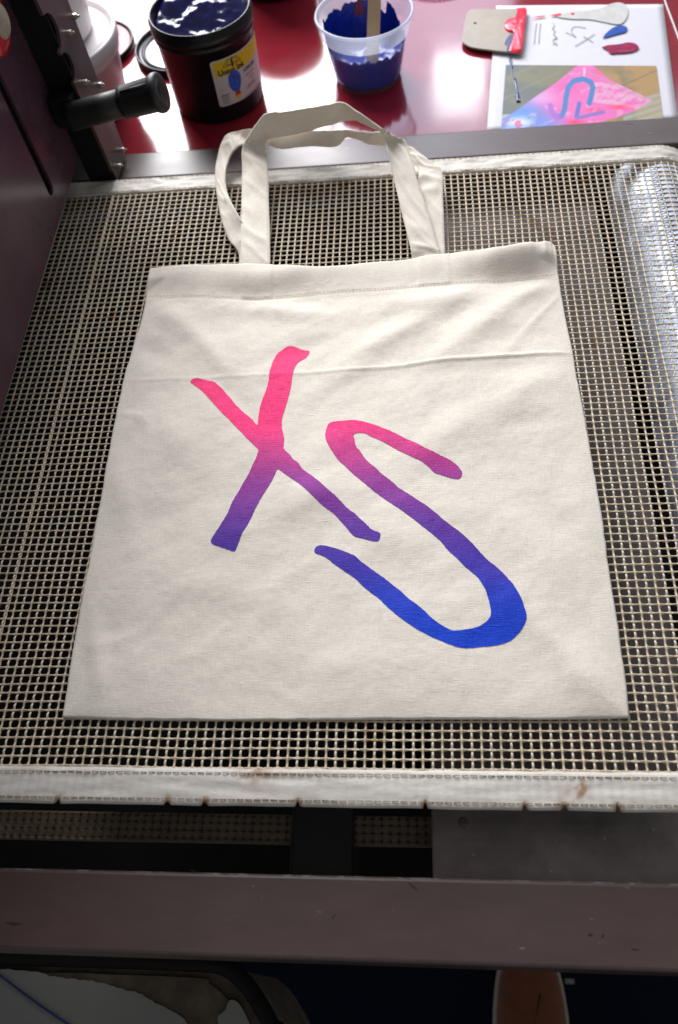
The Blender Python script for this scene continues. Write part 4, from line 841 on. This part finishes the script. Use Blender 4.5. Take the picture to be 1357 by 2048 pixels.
def blob(name,P,z,hgt,mt,parent):
    P=[tuple(p) for p in P]; P=cr_spline(P+[P[0]],3)[:-1]; gx=sum(p[0] for p in P)/len(P); gy=sum(p[1] for p in P)/len(P)
    m=MB(); v=[];k=5; N_=len(P)
    for s_,hh in ((1,0),(.97,.5),(.88,.85),(.6,1),(.25,1.0)):
        for i,p in enumerate(P): v.append((gx+(p[0]-gx)*s_,gy+(p[1]-gy)*s_,z+hgt*hh*(1+.35*fbm(p[0]*120*s_,p[1]*120,1,3))))
    v.append((gx,gy,z+hgt)); f=[(a*N_+i,a*N_+(i+1)%N_,(a+1)*N_+(i+1)%N_,(a+1)*N_+i) for a in range(k-1) for i in range(N_)]+[((k-1)*N_+i,(k-1)*N_+(i+1)%N_,k*N_) for i in range(N_)]
    m.add(v,f); return m.build(name,mt,parent)
blob('pink_ink',D['cardink'],cz+.0022,.0028,M['pink'],crd)
flat('blue_ink',D['cardblue'],cz+.0021,.0006,M['navyink'],crd); flat('blue_ink',D['cardblue2'],cz+.0021,.0007,M['navyink'],crd)
hx,hy=D['card'][6][0]+.010,D['card'][6][1]-.016
m=MB(); m.lathe([(.0001,cz+.0025),(.0018,cz+.0024)],hx,hy,16); m.build('eyelet',M['black'],crd)

# ================================================================ BELOW THE FRONT RAIL
bxz=-.2
bx=thing('carton','grey board carton with a torn brown edge and black rim, low at the front left','box',(-.25,-.5,bxz))
P=D['box']; far=[tuple(p) for p in P]
poly=far+[(-.050,-.425),(-.042,-.60),(-.45,-.60)]
m=MB(); m.prism(poly,bxz-.25,bxz-.006); m.build('carton_body',M['kraft'],bx,smooth=False)
m=MB(); C_=cr_spline([(p[0]+.002,p[1]+.001) for p in far]+[(-.048,-.425),(-.040,-.6)],5); m.tube([(x,y,bxz-.004) for x,y in C_],.0065,12); m.build('black_rim',M['black'],bx)
ins=[(p[0]-.012*(i>3),p[1]-.0095) for i,p in enumerate(far)]
C_=cr_spline(ins,6); C_=[(x+.0007*nz(i*.8,2),y+.0008*nz(i*.5,4)) for i,(x,y) in enumerate(C_)]
m=MB(); m.prism(C_+[(-.066,-.425),(-.058,-.6),(-.45,-.6)],bxz-.0058,bxz-.0025); m.build('torn_layer',M['kraft'],bx,smooth=False)
C_=cr_spline(D['boxtear'],6); C_=[(x+.001*nz(i*.8,12),y+.0012*nz(i*.7,14)) for i,(x,y) in enumerate(C_)]
m=MB(); m.prism(C_+[(-.12,-.6),(-.45,-.6)],bxz-.0023,bxz-.0008); m.build('grey_top',M['cartong'],bx,smooth=False)
m=MB(); m.prism(cr_spline(D['boxtear2'],4)[:-1]+[(-.082,-.44),(-.098,-.44)],bxz-.0023,bxz-.0010); m.build('grey_scrap',M['cartong'],bx,smooth=False)
bsr=D['boxstring']; m=MB(); m.tube([(x,y,bxz+.0006) for x,y in cr_spline(bsr,5)],.00085,6)
tag(m.build('cord',M['bluethread'],origin=(bsr[2][0],bsr[2][1],bxz)),'thin dark blue cord crossing the grey carton at the bottom left','cord')
# shoe (toe points away from the camera, towards the machine)
sh=thing('shoe','rust orange suede shoe with a pale welt, toe under the front rail','shoe',(.197,-.44,FZ))
sec=[(-.300,.010,.012,.030),(-.306,.022,.018,.036),(-.318,.033,.024,.044),(-.335,.040,.030,.052),(-.358,.0445,.036,.060),(-.385,.0475,.046,.070),(-.415,.0485,.058,.084),(-.445,.046,.070,.098),(-.48,.042,.078,.108),(-.52,.040,.080,.112),(-.555,.038,.078,.112),(-.575,.030,.070,.108),(-.585,.012,.06,.10)]
def shoe_x(y): return .1965+.010*ss(-.33,-.55,y)*0+.004*((y+.44)/.14)
v=[];f=[];n=28
for (y,w,_,h_) in sec:
    for i in range(n+1):
        a=math.pi*i/n; c_=math.cos(a); s_=math.sin(a)
        v.append((shoe_x(y)+w*math.copysign(abs(c_)**.75,c_),y,FZ+.018+(h_-.018)*abs(s_)**.85))
for k in range(len(sec)-1):
    for i in range(n): a=k*(n+1)+i; f.append((a,a+n+1,a+n+2,a+1))
up=mob('upper',v,f,M['suede'],sh); up.modifiers.new('s','SUBSURF').render_levels=2
pts=[(shoe_x(y)+w+.0035,y) for y,w,_,_ in sec]+[(shoe_x(y)-w-.0035,y) for y,w,_,_ in sec[::-1]]
m=MB(); m.prism(cr_spline(pts+[pts[0]],3)[:-1],FZ+.0005,FZ+.022); m.build('sole',M['sole'],sh,smooth=False,bevel=.002)
m=MB(); cs=[(.010,-.362),(.006,-.376),(.001,-.392),(-.004,-.405)]
m.tube([(shoe_x(y)+x,y,FZ+.018+( {0:.0425,1:.0475,2:.0540,3:.0600}[i])) for i,(x,y) in enumerate(cs)],.0014,6); m.build('seam',M['black'],sh)
sc_=MB(); sc_.box(.252,.265,-.3475,-.341,FZ+.0003,FZ+.0012); tag(sc_.build('paper_scrap',M['cartong'],smooth=False,origin=(.258,-.344,FZ)),'tiny grey scrap on the dark floor right of the shoe','scrap')
